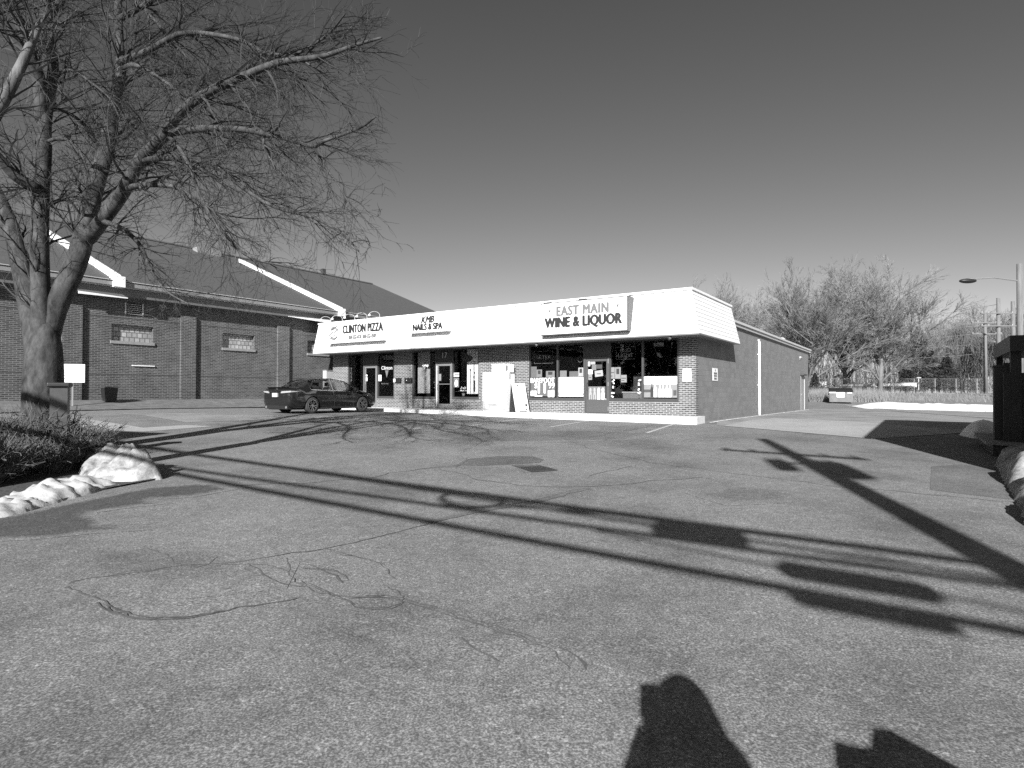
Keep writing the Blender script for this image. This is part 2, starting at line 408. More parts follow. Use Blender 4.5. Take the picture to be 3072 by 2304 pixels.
# side yard in smoother asphalt and the paler apron beside the shop
yard = sheet('side_lot', [xy(gp(2150, 1277)), xy(gp(2620, 1318)), (16, 19), (28, 25), (38, 36), (43, 51), (29, 52.5), xy(S(-3, 30)), xy(S(-.32, 26)), xy(S(-.32, 1.5))], 0.011, M_ASPH2)
sheet('pale_apron', [xy(gp(2170, 1279)), xy(gp(2620, 1318)), (14.6, 18.2), xy(gp(2860, 1290)), xy(gp(2560, 1266)), xy(gp(2330, 1255)), xy(gp(2250, 1262))], 0.016, M_APRON)
road = sheet('back_lane', [xy(gp(190, 1232)), xy(gp(420, 1246)), xy(gp(560, 1268)), xy(gp(900, 1258)), xy(gp(1090, 1248)), xy(gp(830, 1246)), xy(gp(420, 1238))], 0.011, M_ASPH2)
tag(road, kind='structure')
sheet('pale_lane', [xy(gp(188, 1262)), xy(gp(250, 1256)), xy(gp(430, 1284)), xy(gp(560, 1276)), xy(gp(640, 1280)), xy(gp(430, 1296)), xy(gp(260, 1290))], 0.011, M_APRON)
PATCHES = [('asphalt_patch', [(1370, 1395), (1400, 1378), (1500, 1369), (1600, 1370), (1632, 1380), (1618, 1389), (1550, 1394), (1450, 1398)], M_PATCH, .0085, 0),
           ('asphalt_patch', [(2795, 1400), (2880, 1395), (2990, 1402), (3040, 1500), (2900, 1485), (2790, 1470)], M_PATCH, .0085, 0),
           ('painted_shadow', [(-260, 1640), (-60, 1560), (30, 1545), (250, 1498), (440, 1462), (640, 1448), (720, 1468), (580, 1494), (470, 1500), (520, 1512), (400, 1524), (290, 1540), (330, 1568), (460, 1592), (270, 1604), (100, 1622)], M_SHADE, .0085, .35),  # soft ground shadows painted dark into the asphalt
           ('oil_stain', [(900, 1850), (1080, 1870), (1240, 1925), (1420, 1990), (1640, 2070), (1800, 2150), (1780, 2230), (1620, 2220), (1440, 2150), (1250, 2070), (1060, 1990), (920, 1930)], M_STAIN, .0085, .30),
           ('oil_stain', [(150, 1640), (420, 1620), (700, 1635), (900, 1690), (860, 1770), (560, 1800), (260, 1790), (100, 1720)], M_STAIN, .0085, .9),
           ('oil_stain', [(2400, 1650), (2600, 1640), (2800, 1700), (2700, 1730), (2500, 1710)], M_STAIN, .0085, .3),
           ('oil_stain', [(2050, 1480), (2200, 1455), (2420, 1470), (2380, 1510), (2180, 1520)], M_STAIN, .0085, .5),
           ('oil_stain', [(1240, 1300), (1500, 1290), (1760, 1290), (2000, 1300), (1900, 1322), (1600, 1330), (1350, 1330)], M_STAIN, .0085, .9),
           ]
def seg_d(x, y, P):
    best = 9e9; p = Vector((x, y))
    for i in range(len(P)):
        a = Vector(P[i]); b = Vector(P[(i + 1) % len(P)]); ab = b - a; t = max(0, min(1, (p - a).dot(ab) / max(1e-9, ab.dot(ab)))); best = min(best, (p - a - ab * t).length)
    return best
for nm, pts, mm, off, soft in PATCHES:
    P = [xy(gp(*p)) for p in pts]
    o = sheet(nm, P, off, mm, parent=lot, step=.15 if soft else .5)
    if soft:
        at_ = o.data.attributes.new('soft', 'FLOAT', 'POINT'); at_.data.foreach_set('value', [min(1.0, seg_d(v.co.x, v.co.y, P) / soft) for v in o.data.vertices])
def ribbon(mb, pts, w, off, jit=0.0, rnd=random.Random(5)):
    q = []
    for a, b in zip(pts[:-1], pts[1:]):
        n = max(2, int((Vector(b) - Vector(a)).length / 0.12))
        for i in range(n): q.append(Vector(a).lerp(Vector(b), i / n))
    q.append(Vector(pts[-1])); L = len(q); vs = []
    q = [Vector((p[0] + jit * (noise.noise((p[0] * 2, p[1] * 2, 1)) + .5 * noise.noise((p[0] * 9, p[1] * 9, 4))), p[1] + jit * (noise.noise((p[0] * 2, p[1] * 2, 7)) + .5 * noise.noise((p[0] * 9, p[1] * 9, 9))))) for p in q]
    for i, p in enumerate(q):
        t = (q[min(i + 1, L - 1)] - q[max(i - 1, 0)]).normalized(); nn = Vector((-t.y, t.x))
        ww = w * (0.55 + .9 * abs(noise.noise((p.x * 4, p.y * 4, 3)))) if jit else w
        for s_ in (1, -1):
            k = p + nn * ww * .5 * s_; vs.append((k.x, k.y, g(k.x, k.y) + off))
    return mb.add(vs, [(2 * i, 2 * i + 1, 2 * i + 3, 2 * i + 2) for i in range(L - 1)])
def zo(x, y): return gp(200 + x * .9494, 1250 + y * .9494)       # notes taken on an enlargement of the tarmac
def zq(x, y): return gp(1130 + x * .4837, 1180 + y * .4837)
CR = [[zo(0, 525), zo(330, 480), zo(600, 455), zo(810, 422), zo(1000, 375), zo(1190, 330), zo(1400, 280), zo(1645, 228)],
      [zo(20, 540), zo(80, 580), zo(180, 625), zo(290, 643), zo(420, 632), zo(560, 606), zo(720, 578)],
      [zo(690, 455), zo(740, 540), zo(860, 570), zo(1020, 570), zo(1190, 622), zo(1330, 660), zo(1480, 710), zo(1590, 770), zo(1620, 800)],
      [zo(810, 422), zo(920, 450), zo(1000, 475), zo(1045, 515)], [zo(735, 480), zo(850, 490), zo(900, 520)],
      [zo(530, 218), zo(750, 212), zo(950, 195), zo(1100, 170), zo(1240, 155)],
      [zq(390, 475), zq(600, 530), zq(880, 582), zq(1200, 580), zq(1490, 568), zq(1750, 545), zq(2020, 522)],
      [zq(1160, 280), zq(1280, 330), zq(1480, 380), zq(1700, 430), zq(1950, 465), zq(2212, 500), gp(2560, 1465), gp(3050, 1508)],
      [zq(830, 235), zq(1130, 268), zq(1350, 275), zq(1450, 250), zq(1620, 222), zq(1740, 190)],
      [zo(900, 600), zo(1000, 606), zo(1090, 580)], [zo(330, 455), zo(420, 480), zo(470, 450)],
      [zo(1250, 700), zo(1300, 750), zo(1340, 780)], [zq(1300, 520), zq(1450, 480), zq(1580, 455)]]
W_ = [.022, .10, .12, .07, .08, .022, .022, .020, .03, .07, .09, .015, .02]
CR += [[zo(0, 530), zo(150, 500), zo(330, 480), zo(480, 470), zo(620, 470), zo(740, 500)], [zo(740, 520), zo(820, 560), zo(900, 600), zo(960, 610)], [zo(590, 470), zo(660, 520), zo(740, 545)],
       [zo(770, 470), zo(840, 500), zo(880, 530)], [zo(1330, 650), zo(1420, 690), zo(1500, 740), zo(1560, 800)], [zo(1020, 540), zo(1090, 580), zo(1180, 610)], [zo(240, 420), zo(330, 455)],
       [zo(1100, 170), zo(1230, 160), zo(1260, 140), zq(560, 400)], [zq(1320, 275), zq(1400, 262), zq(1460, 240), zq(1640, 215)], [zq(1480, 380), zq(1530, 372), zq(1600, 380)]]
W_ += [.05, .09, .06, .07, .09, .05, .05, .018, .02, .012]
for pts, w in zip(CR, W_):
    cm = MB(); P = [xy(p) for p in pts]
    if w >= .05:
        Q = [Vector(p) for p in P]; Q = [Q[0]] + Q + [Q[-1]]; P = []
        for i_ in range(1, len(Q) - 2):
            for k_ in range(5):
                t_ = k_ / 5; a_, b_, c_, d_ = Q[i_ - 1:i_ + 3]; v_ = .5 * ((2 * b_) + (c_ - a_) * t_ + (2 * a_ - 5 * b_ + 4 * c_ - d_) * t_ * t_ + (3 * b_ - a_ - 3 * c_ + d_) * t_ ** 3); P.append((v_.x, v_.y))
        P.append(tuple(Q[-1]))
    if w < .05: ribbon(cm, P, w, 0.0105, jit=0.10)
    else:
        rc = random.Random(int(w * 1000) + len(pts))
        for k in range(1 + (w >= .06) + (w >= .1)):
            a = rc.uniform(0, .35) if k else 0; b = rc.uniform(.6, 1) if k else 1
            n = len(P); i0 = int(a * (n - 1)); i1 = max(i0 + 1, int(math.ceil(b * (n - 1))))
            ox, oy = rc.uniform(-w, w) * .5 * (k > 0), rc.uniform(-w, w) * .5 * (k > 0)
            ribbon(cm, [(p[0] + ox * .6, p[1] + oy * .6) for p in P[i0:i1 + 1][::2 if k else 1]], rc.uniform(.008, .020), 0.0107 + .0003 * k, jit=0.09 if k == 0 else .04)
    cm.build('crack', M_CRACK, lot, fix=False)
pm = MB()
ribbon(pm, [xy(zq(930, 685)), xy(zq(1100, 645)), xy(zq(1310, 590))], .16, 0.010, jit=.03)
ribbon(pm, [xy(zo(1130, 338)), xy(zo(1300, 300)), xy(zo(1400, 285))], .14, 0.010, jit=.03)
pm.build('crack_seal', M_PATCH, lot, fix=False)
for a, b in (((1600, 1254), (1400, 1280)), ((1778, 1262), (1650, 1282)), ((2020, 1274), (1940, 1300)), ((1440, 1247), (1240, 1266)), ((1240, 1240), (1060, 1256))):
    st = MB(); A, B = gp(*a), gp(*b); ribbon(st, [xy(A), xy(B)], .10, 0.011); st.build('parking_stripe', M_STRIPE, lot, fix=False)
# drain grate
gt = thing('drain_grate', 'dark iron drain grate set in the asphalt of the lot', 'drain grate', (.38, 10.4, g(.38, 10.4)), rad(24))
gt.scale = (.66, 1.12, 1)
mb = MB(); mb.box(-.34, .34, -.36, .36, .0, .004); mb.build('pit', M_BLACK, gt)
mb = MB()
for a, b, c, d in ((-.36, .36, -.38, -.34), (-.36, .36, .34, .38), (-.36, -.32, -.34, .34), (.32, .36, -.34, .34)): mb.box(a, b, c, d, .004, .016)
for i in range(11): x = -.29 + i * .058; mb.box(x - .012, x + .012, -.34, .34, .004, .014)
for y in (-.11, .11): mb.box(-.32, .32, y - .012, y + .012, .0141, .0155)
mb.build('bars', M_IRON, gt)
# ------------------------------------------------------------------ sidewalk along the shops
ZW = 0.76
sw = MB()
def strip(mb, s0, s1, ns, t0, t1, z0, z1, zb):
    for i in range(ns):
        a = s0 + (s1 - s0) * i / ns; b = s0 + (s1 - s0) * (i + 1) / ns
        pa = [S(a, t0, zb), S(b, t0, zb), S(b, t1, zb), S(a, t1, zb)]; 
        def zz(s): return .035 * sstep(s / 16) 
        pb = [S(a, t0, z0 + zz(a)), S(b, t0, z0 + zz(b)), S(b, t1, z1 + zz(b)), S(a, t1, z1 + zz(a))]
        mb.hexa(pa, pb)
for i in range(13):
    strip(sw, -.30 + i * 1.54 + .004, -.30 + (i + 1) * 1.54 - .004, 1, -.84, .06, .735, ZW, .3)
o = sw.build('sidewalk', M_CONC); tag(o, kind='structure')
cb_ = MB()
for i in range(7): strip(cb_, -.32 + i * 2.86 + .003, -.32 + (i + 1) * 2.86 - .003, 1, -1.0, -.842, .742, .742, .3)
o = cb_.build('curb', M_CURB); tag(o, kind='structure'); bevel(o, .02, 2)
gu = MB(); gu.add([S(-.36, 0.2, .5), S(-.30, .2, .5)], [])
cs = MB(); pts = [xy(S(-.40, t)) for t in (.3, 3, 6, 10, 15, 20, 23)]
ribbon(cs, pts, .12, 0.020, jit=.04); cs.build('snow_trace', M_SNOW, yard, fix=False)

# ------------------------------------------------------------------ the row of shops
shop = thing('shop_row', 'single-storey brick shop row with a white sloping mansard fascia', 'shop building', P0, ROT)
WL = 19.5; HW = 4.0
def X(u, v=1140, t=0.0): return fac(u, v, t)[0]
# openings (x from left to right, local x = -s)
zsill = 1.36
ops = [(-18.32, -17.10, zsill), (-17.10, -16.13, 0), (-16.13, -14.91, zsill), (-13.69, -12.17, zsill), (-12.17, -11.20, 0), (-11.20, -9.63, zsill),
       (-7.01, -4.40, zsill), (-4.40, -3.34, 0), (-3.34, -.62, zsill)]
wl = MB()
solid = [(-19.5, -18.32), (-14.91, -13.69), (-9.63, -7.01), (-.62, 0)]
for a, b in solid: wl.box(a, b, 0, .25, .3, HW)
for a, b, z in ops:
    if z: wl.box(a, b, 0, .25, .3, z - .13)
wl.build('front_wall', M_BRICK, shop)
# side wall in painted block; brick toothing at the corner; far and left walls
o = MB().box(-.25, -.003, .25, 25.6, -.2, HW + .42).build('side_wall', M_CMU, shop)
o = MB().box(-19.497, -19.25, .25, 25.6, .2, HW + .3).box(-19.25, -.25, 25.35, 25.6, .2, HW + .3).build('rear_wall', M_CMU, shop)
tm = MB(); z = .95; k = 0
while z < 2.9:
    w = .28 if (k // 3) % 2 == 0 else .04
    tm.box(-.01, .004, .0, w, z, z + .0665); z += .0677; k += 1
tm.build('corner_brick', M_BRICK, shop)
MB().box(-19.3, -.3, .5, 25.4, HW + .1, HW + .2).build('flat_roof', M_MEMB, shop)
MB().box(-.02, .10, 3.9, 25.95, 4.40, 4.52).box(-19.5, .12, 25.6, 25.93, 4.40, 4.52).build('eave_board', M_LGREY, shop)
MB().box(-.05, .16, 3.9, 26.0, 4.53, 4.63).build('roof_edge', mat('roof_edge_metal', .5, .5), shop)
MB().ball((-.2, 17.0, 4.63), (.22, .3, .22), 8).build('roof_vent', M_LGREY, shop, smooth=True)
# mansard
AF, AS, B_ = 1.2, .485, .36
zb_, zt_ = 3.57, 5.09
xl = -19.62; xr = AS; yd = 4.27
ms = MB()
ftl = (xl, -AF + B_, zt_); ftr = (xr - B_, -AF + B_, zt_); fbl = (xl, -AF, zb_); fbr = (xr, -AF, zb_)
sbt = (xr - B_, yd, zt_); sbb = (xr, yd, zb_)
ms.quad(fbl, fbr, ftr, ftl); ms.quad(fbr, sbb, sbt, ftr)
ms.add([(xl, -AF, zb_), (xl, -AF + B_, zt_), (xl, 0.6, zt_), (xl, .6, zb_)], [(0, 1, 2, 3)])
ms.add([sbb, sbt, (-.3, yd, zt_), (-.3, yd, zb_)], [(0, 1, 2, 3)])
ms.build('mansard', M_MANSARD, shop)
# lap lines of the siding
sd = MB()
n = 10
for i in range(1, n):
    f = i / n; e = .012
    z = zb_ + (zt_ - zb_) * f; y = -AF + B_ * f; x = xr - B_ * f
    sd.hexa([(xl, y - e, z), (x + e, y - e, z), (x, y, z), (xl, y, z)], [(xl, y - .002, z + .03), (x + .002, y - .002, z + .03), (x, y + .01, z + .03), (xl, y + .01, z + .03)])
    sd.hexa([(x, y, z), (x + e, y - e, z), (x + e, yd, z), (x, yd, z)], [(x - .01, y, z + .03), (x + .002, y - .002, z + .03), (x + .002, yd, z + .03), (x - .01, yd, z + .03)])
sd.build('siding_lap', M_MANSARD, shop)
MB().box(xl, xr - B_ + .05, -AF + B_ - .06, -AF + B_ + .2, zt_ + .003, zt_ + .08).box(xr - B_ - .2, xr - B_ + .05, -AF + B_ + .201, yd, zt_ + .003, zt_ + .08).build('coping', M_WHITE, shop)
MB().box(xl, xr - B_ - .21, -.6, -.5, zt_ - .6, zt_).box(xr - B_ - .32, xr - B_ - .215, -.5, yd, zt_ - .6, zt_).build('mansard_back', M_MEMB, shop)
MB().box(xl + .02, xr - .05, -AF + .05, .0, zb_ - .02, zb_ + .02).box(-.002, xr - .05, .0, yd - .03, zb_ - .02, zb_ + .02).build('soffit', M_SOFF, shop)
MB().box(xl, xr - .04, -AF - .012, -AF + .04, zb_ - .05, zb_ - .002).box(xr - .04, xr + .012, -AF - .012, yd, zb_ - .05, zb_ - .002).build('drip_edge', M_SOFF, shop)
# windows: frame, panes
def window(a, b, zs, zt, mulls, fm, nm='window', fw=.06):
    mb = MB(); mb.box(a, b, .02, .14, zs - .13, zs).box(a, b, .02, .14, zt - fw, zt)
    mb.box(a, a + fw, .02, .14, zs, zt - fw).box(b - fw, b, .02, .14, zs, zt - fw)
    for mx in mulls: mb.box(mx - .04, mx + .04, .02, .14, zs, zt - fw)
    w = mb.build(nm, fm, shop)
    e = [a + fw] + [q for mx in mulls for q in (mx - .04, mx + .04)] + [b - fw]
    for i in range(0, len(e), 2):
        MB().box(e[i], e[i + 1], .075, .081, zs, zt - fw).build('pane', M_GLASS, w)
    return w
ZT = 3.56
window(-18.32, -17.10, zsill, ZT, [], M_FRAME)
window(-16.13, -14.91, zsill, ZT, [], M_FRAME)
window(-13.69, -12.17, zsill, ZT, [], M_FRAME, fw=.07)
window(-11.20, -9.63, zsill, ZT, [], M_FRAME)
window(-7.01, -4.40, zsill, ZT, [-5.64], M_FRAME)
window(-3.34, -.62, zsill, ZT, [-1.99], M_FRAME)
def door(a, b, fm, kick=.25, handle_right=False):
    zt = 2.95; zb = ZW + .02
    fr = MB().box(a, a + .05, .0, .14, zb, zt).box(b - .05, b, .0, .14, zb, zt).box(a + .05, b - .05, .0, .14, zt - .05, zt).box(a, b, -.02, .14, ZW - .02, zb)
    d = fr.build('door', fm, shop)
    MB().box(a, b, .03, .13, zt + .002, ZT).build('transom', mat('transom_panel', .04, .3), d)
    MB().box(a + .055, a + .13, .03, .09, zb + .01, zt - .06).box(b - .13, b - .055, .03, .09, zb + .01, zt - .06).box(a + .13, b - .13, .03, .09, zt - .16, zt - .06).box(a + .13, b - .13, .03, .09, zb + .01, zb + kick).build('door_leaf', fm, d)
    MB().box(a + .13, b - .13, .055, .061, zb + kick, zt - .16).build('pane', M_GLASS, d)
    hx = b - .17 if handle_right else a + .12
    MB().tube([(hx, .03, 1.95), (hx, -.03, 1.93), (hx, -.03, 1.67), (hx, .03, 1.65)], .011, 6).build('handle', M_CHROME, d)
    return d
dp = door(-17.10, -16.13, M_FRAME2); dk = door(-12.17, -11.20, M_FRAME2); dl = door(-4.40, -3.34, M_FRAME3, kick=.52)
MB().box(-17.05, -17.03, .0, -.03, .95, 2.85).build('light_strip', M_METAL, dp)
MB().box(-12.12, -12.085, -.02, .0, .92, 2.80).build('light_strip', M_WHITEP, dk)
MB().box(-12.03, -11.34, .05, .1, 1.93, 1.96).build('push_bar', M_METAL, dk)
for zc in (2.78, 1.9, .95): MB().cyl((-3.375, -.012, zc - .08), (0, 0, 1), .012, .16, 8).build('hinge', M_METAL, dl)
text('number_lettering', '17', .36, M_INK3, (-11.68, .02, 3.27), shop, extr=.004)
# interior: one dark room per shop with a few fittings
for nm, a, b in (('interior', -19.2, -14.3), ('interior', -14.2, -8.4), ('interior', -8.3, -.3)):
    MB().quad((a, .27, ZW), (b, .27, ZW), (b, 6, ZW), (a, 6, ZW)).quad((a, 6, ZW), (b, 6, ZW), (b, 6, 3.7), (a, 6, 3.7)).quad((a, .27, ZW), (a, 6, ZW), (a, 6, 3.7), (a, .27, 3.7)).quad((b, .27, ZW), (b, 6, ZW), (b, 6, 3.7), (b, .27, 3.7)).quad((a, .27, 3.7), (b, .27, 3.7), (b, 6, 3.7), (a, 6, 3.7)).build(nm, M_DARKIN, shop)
rnd = random.Random(3)
M_ST = [mat('stock_%d' % i, v, .6, var=.3, scale=20) for i, v in enumerate((.05, .12, .3, .55))]
def shelf(x, y, w, label, h=1.5, n=3):
    r = thing('display_shelf', label, 'shelf', S(-x, y, ZW), ROT)
    mb = MB().box(-w / 2, w / 2, -.18, -.16, 0, h)
    for k in range(n + 1): mb.box(-w / 2, w / 2, -.2, .2, k * h / n - .01, k * h / n + .01)
    mb.build('rack', M_FRAME, r)
    for k in range(n):
        bm_ = MB(); xx = -w / 2 + .06
        while xx < w / 2 - .08:
            q = k * h / n + .012; r0 = .035; hh = rnd.uniform(.24, .32)
            bm_.lathe([(0.001, q), (r0, q), (r0, q + hh * .6), (.012, q + hh * .75), (.012, q + hh), (.001, q + hh)], 7, (xx, rnd.uniform(-.1, .1), 0)); xx += rnd.uniform(.08, .16)
        o = bm_.build('bottles', M_ST[1 + k % 3], r, smooth=True); tag(o, kind='stuff')
    return r
shelf(-6.1, 1.2, 1.6, 'low bottle shelf inside the left window of the liquor shop', 1.0, 2)
shelf(-1.9, 1.5, 2.0, 'bottle shelf inside the right window of the liquor shop', 1.5)
shelf(-5.4, 3.6, 2.4, 'long bottle shelf deep inside the liquor shop', 2.1, 4)
for (cx, cy, w, d, h, label) in ((-15.6, 2.2, 1.6, .7, 1.05, 'plain counter inside the pizza shop'), (-2.7, 1.0, .8, .5, .85, 'low display table behind the glass right of the liquor shop door')):
    r = thing('counter', label, 'counter', S(-cx, cy, ZW), ROT)
    MB().box(-w / 2, w / 2, -d / 2, d / 2, 0, h - .05).build('cabinet', M_GREY, r)
    MB().box(-w / 2 - .03, w / 2 + .03, -d / 2 - .03, d / 2 + .03, h - .048, h).build('top', M_LGREY, r)
# KMB: blinds, window shelf things
def rectf(u0, v0, u1, v1, t=.05):
    a, zt = fac(u0, v0, t); b, zb = fac(u1, v1, t); return a, b, zb, zt
bl = thing('vertical_blind', 'grey vertical blind in the left window of the nail salon', 'blind', S(13.0, .25, 0), ROT)
a, b = -13.55 + 13.0, -12.78 + 13.0
mb = MB(); n = 14
for i in range(n):
    x0 = a + (b - a) * i / n; x1 = a + (b - a) * (i + 1) / n
    mb.quad((x0, 0, 1.52), (x1 + .004, .015, 1.52), (x1 + .004, .015, 3.5), (x0, 0, 3.5))
mb.build('slats', M_BLIND, bl); MB().box(a, b, -.02, .03, 3.5, 3.55).build('headrail', M_LGREY, bl)
bl2 = thing('window_curtain', 'bright white curtain with dark branch pattern in the right window of the nail salon', 'curtain', S(10.0, .14, 0), ROT)
mb = MB(); n = 12; a, b = -.42, .30
for i in range(n):
    x0 = a + (b - a) * i / n; x1 = a + (b - a) * (i + 1) / n
    mb.quad((x0, .02 * (i % 2), 1.5), (x1, .02 * ((i + 1) % 2), 1.5), (x1, .02 * ((i + 1) % 2), 3.5), (x0, .02 * (i % 2), 3.5))
mb.build('cloth', M_WHITE, bl2)
mb = MB()
for x, z0, z1, w in ((-.22, 1.52, 2.55, .010), (-.02, 1.52, 2.95, .012), (.0, 1.6, 2.1, .045), (-.02, 2.2, 2.3, .03), (-.23, 2.55, 2.62, .03), (.01, 2.4, 2.48, .025)):
    mb.box(x - w, x + w, -.012, -.006, z0, z1)
mb.build('branch_pattern', M_BLACK, bl2)

# ------------------------------------------------------------------ window posters and neon signs
PB = {}
def poster(nm, label, cat, u0, v0, u1, v1, v_, t=.066, name='poster', rz=0.0, group=None):
    """flat card fixed to the glass; returns empty + width, height"""
    x0, z1 = fac(u0, v0, t); x1, z0 = fac(u1, v1, t)
    w, h = x1 - x0, z1 - z0
    r = thing(name, label, cat, S(-(x0 + x1) / 2, t, (z0 + z1) / 2), ROT, group)
    M = Matrix.Rotation(rz, 4, 'Y')
    MB().box(-w / 2, w / 2, -.003, .003, -h / 2, h / 2, M).build('sheet', v_, r)
    return r, w, h
M_P = {k: mat('paper_%d' % int(k * 100), k * (.5 if k < .7 else 1), .6, var=.12, scale=6) for k in (.06, .12, .2, .3, .42, .6, .8)}
r, w, h = poster('p', 'grey poster with a wine price in the left window of the liquor shop', 'poster', 1589, 1133, 1666, 1189, M_P[.2])
text('lettering', 'BAREFOOT', .29, M_WHITE, (0, -.006, h * .33), r, bold=.004, sx=.80)
text('lettering', '11', .60, M_WHITE, (-.02, -.006, -.08), r, bold=.02, sx=.95)
text('lettering', '$', .28, M_WHITE, (-w * .25, -.006, .04), r, bold=.004)
text('lettering', '99', .34, M_WHITE, (w * .36, -.006, .04), r, bold=.004, sx=.9)
text('lettering', 'SALE', .15, M_INK2, (-w * .36, -.012, -.12), r, rot=.12)
MB().box(-w * .49, -w * .22, -.008, -.004, -.38, -.16).box(w * .22, w * .32, -.008, -.004, -.42, -.15).box(w * .36, w * .46, -.008, -.004, -.42, -.13).box(-w * .3, -w * .0, -.008, -.004, -.40, -.35).build('printed_shape', M_WHITE, r)
r, w, h = poster('p', 'blown-out white poster beside the liquor shop door', 'poster', 1672, 1132, 1754, 1190, M_P[.8])
MB().box(-.06, -.03, -.008, -.004, -.28, .15).box(-.03, .06, -.008, -.004, -.30, -.27).box(-w * .5, -w * .3, -.008, -.004, -.3, -.27).box(w * .35, w * .5, -.008, -.004, -.31, -.27).build('printed_shape', M_P[.3], r)
r, w, h = poster('p', 'wide vineyard poster with pale bottles in the far right shop window', 'poster', 1928, 1130, 2033, 1193, M_P[.42])
MB().box(-w / 2, w / 2, -.006, -.0035, h * .13, h * .5).build('sky_area', M_P[.8], r)
bt = []
def bottle2d(mb, x, z, hh, ww, y0=-.012, y1=-.007):
    mb.prism([(x - ww, z), (x + ww, z), (x + ww, z + hh * .55), (x + ww * .3, z + hh * .72), (x + ww * .3, z + hh), (x - ww * .3, z + hh), (x - ww * .3, z + hh * .72), (x - ww, z + hh * .55)], y0, y1)
mb = MB(); mb2 = MB()
for i, (x, hh) in enumerate(((-.30, .72), (-.17, .72), (.0, .60), (.12, .60), (.26, .66), (.38, .64))):
    x *= w / 1.32 * 1.0; (mb2 if i < 2 else mb).__class__; bottle2d(mb2 if i in (0,) else mb, x, -h * .48, hh * h, .055)
mb.box(-.17 * w - .0, -.17 * w + .0001, -.013, -.012, -.2, -.1)
mb.build('printed_bottle', M_P[.8], r); mb2.build('printed_bottle', M_P[.06], r)
MB().box(-.50 * w, -.25 * w, -.008, -.004, -.25 * h, -.12 * h).box(.38 * w, .47 * w, -.008, -.004, -.4 * h, -.15 * h).build('printed_hill', M_P[.12], r)
for i, (u0, v0, u1, v1, c, lab) in enumerate((
    (1828, 1102, 1844, 1136, .42, 'pale notice on the glass right of the liquor shop door, leftmost of three'),
    (1845, 1102, 1862, 1136, .42, 'pale notice carrying a dark badge right of the liquor shop door'),
    (1863, 1125, 1880, 1147, .42, 'small pale notice, lowest and rightmost right of the liquor shop door'),
    (1610, 1109, 1626, 1131, .3, 'grey flyer with white edge above the price poster'),
    (1638, 1113, 1664, 1132, .3, 'grey box card with dark picture above the price poster'),
    (1680, 1112, 1700, 1131, .3, 'grey card with a swoosh above the white poster'),
    (1708, 1114, 1736, 1131, .2, 'dark grey card above the white poster'),
    (1735, 1103, 1750, 1129, .6, 'white flyer with small pictures left of the liquor shop door'),
    (1593, 1100, 1610, 1132, .2, 'tall grey carton edge in the corner of the left liquor shop window'))):
    r, w, h = poster('p', lab, 'notice', u0, v0, u1, v1, M_P[c], name='notice')
    if i in (1, 7, 4, 3): MB().box(-w * .25, w * .25, -.008, -.004, -h * .1, h * .38).build('printed_shape', M_P[.06], r)
    if i in (0, 2): MB().box(-w * .4, w * .4, -.008, -.004, 0, .03).box(-w * .4, w * .1, -.008, -.004, -h * .3, -h * .3 + .03).build('printed_shape', M_P[.12], r)
# on the liquor shop door
def doorp(nm, lab, x0, z1, x1, z0, c, rz=0):
    r = thing(nm, lab, 'notice', S(-(x0 + x1) / 2, .045, (z0 + z1) / 2), ROT)
    w, h = x1 - x0, z1 - z0
    MB().box(-w / 2, w / 2, -.003, .003, -h / 2, h / 2, Matrix.Rotation(rz, 4, 'Y')).build('sheet', M_P[c], r); return r, w, h
def dz(u, v): x, z = fac(1740 + u * .1145, 1060 + v * .1145, .04); return x, z
for i, (q, c, lab, rz) in enumerate((((212, 195, 262, 335), .8, 'white slip at the top left of the brown door', 0), ((275, 190, 398, 288), .6, 'pale sheet at the top of the brown door', 0),
    ((308, 298, 425, 440), .3, 'grey picture sheet in the upper middle of the brown door', .03), ((430, 295, 580, 400), .12, 'dark bird picture at the upper right of the brown door', 0),
    ((388, 450, 598, 605), .6, 'tilted white card across the middle of the brown door', -.12), ((215, 425, 330, 545), .8, 'white square notice at the left edge of the brown door', 0),
    ((218, 560, 315, 695), .42, 'patterned permit at the left edge of the brown door', 0))):
    a = dz(q[0], q[1]); b = dz(q[2], q[3]); r, w, h = doorp('notice', lab, a[0], a[1], b[0], b[1], c, rz)
    if i in (4, 6, 5): MB().box(-w * .25, w * .25, -.008, -.0035, -h * .12, h * .0).build('printed_shape', M_P[.06], r)
a = dz(218, 870); b = dz(662, 1325)
r = thing('poster', 'poster of four pale drink cans in the lower half of the brown door', 'poster', S(-(a[0] + b[0]) / 2, .045, (a[1] + b[1]) / 2), ROT)
w, h = b[0] - a[0], a[1] - b[1]
MB().box(-w / 2, w / 2, -.003, .003, -h / 2, h / 2).build('sheet', M_P[.3], r)
for i in range(4):
    mb = MB(); x = -w * .37 + i * w * .245; mb.prism([(x - .055, -h * .46), (x + .055, -h * .46), (x + .055, h * .12), (x + .035, h * .18), (x + .05, h * .3), (x + .03, h * .42), (x - .03, h * .42), (x - .05, h * .3), (x - .035, h * .18), (x - .055, h * .12)], -.009, -.004)
    mb.build('printed_can', M_P[.6 if i < 2 else .8], r)
    MB().box(x - .012, x + .012, -.012, -.0091, -h * .38, h * .02).build('printed_stripe', M_P[.12 if i < 2 else .42], r)
rr = random.Random(8)
mb = MB()
for i in range(44):
    t_ = rr.random(); 
    if i < 22: x = -4.23 + rr.random() * .78; z = 1.33 + rr.uniform(-.05, .05)
    else: x = rr.choice((-3.22 + rr.uniform(-.04, .08), -2.12 + rr.uniform(-.05, .03))); z = rr.uniform(1.4, 2.2)
    mb.box(x - .03, x + .03, .06, .066, z - .02, z + .03, None)
o = mb.build('snow_sticker', M_WHITE, shop)
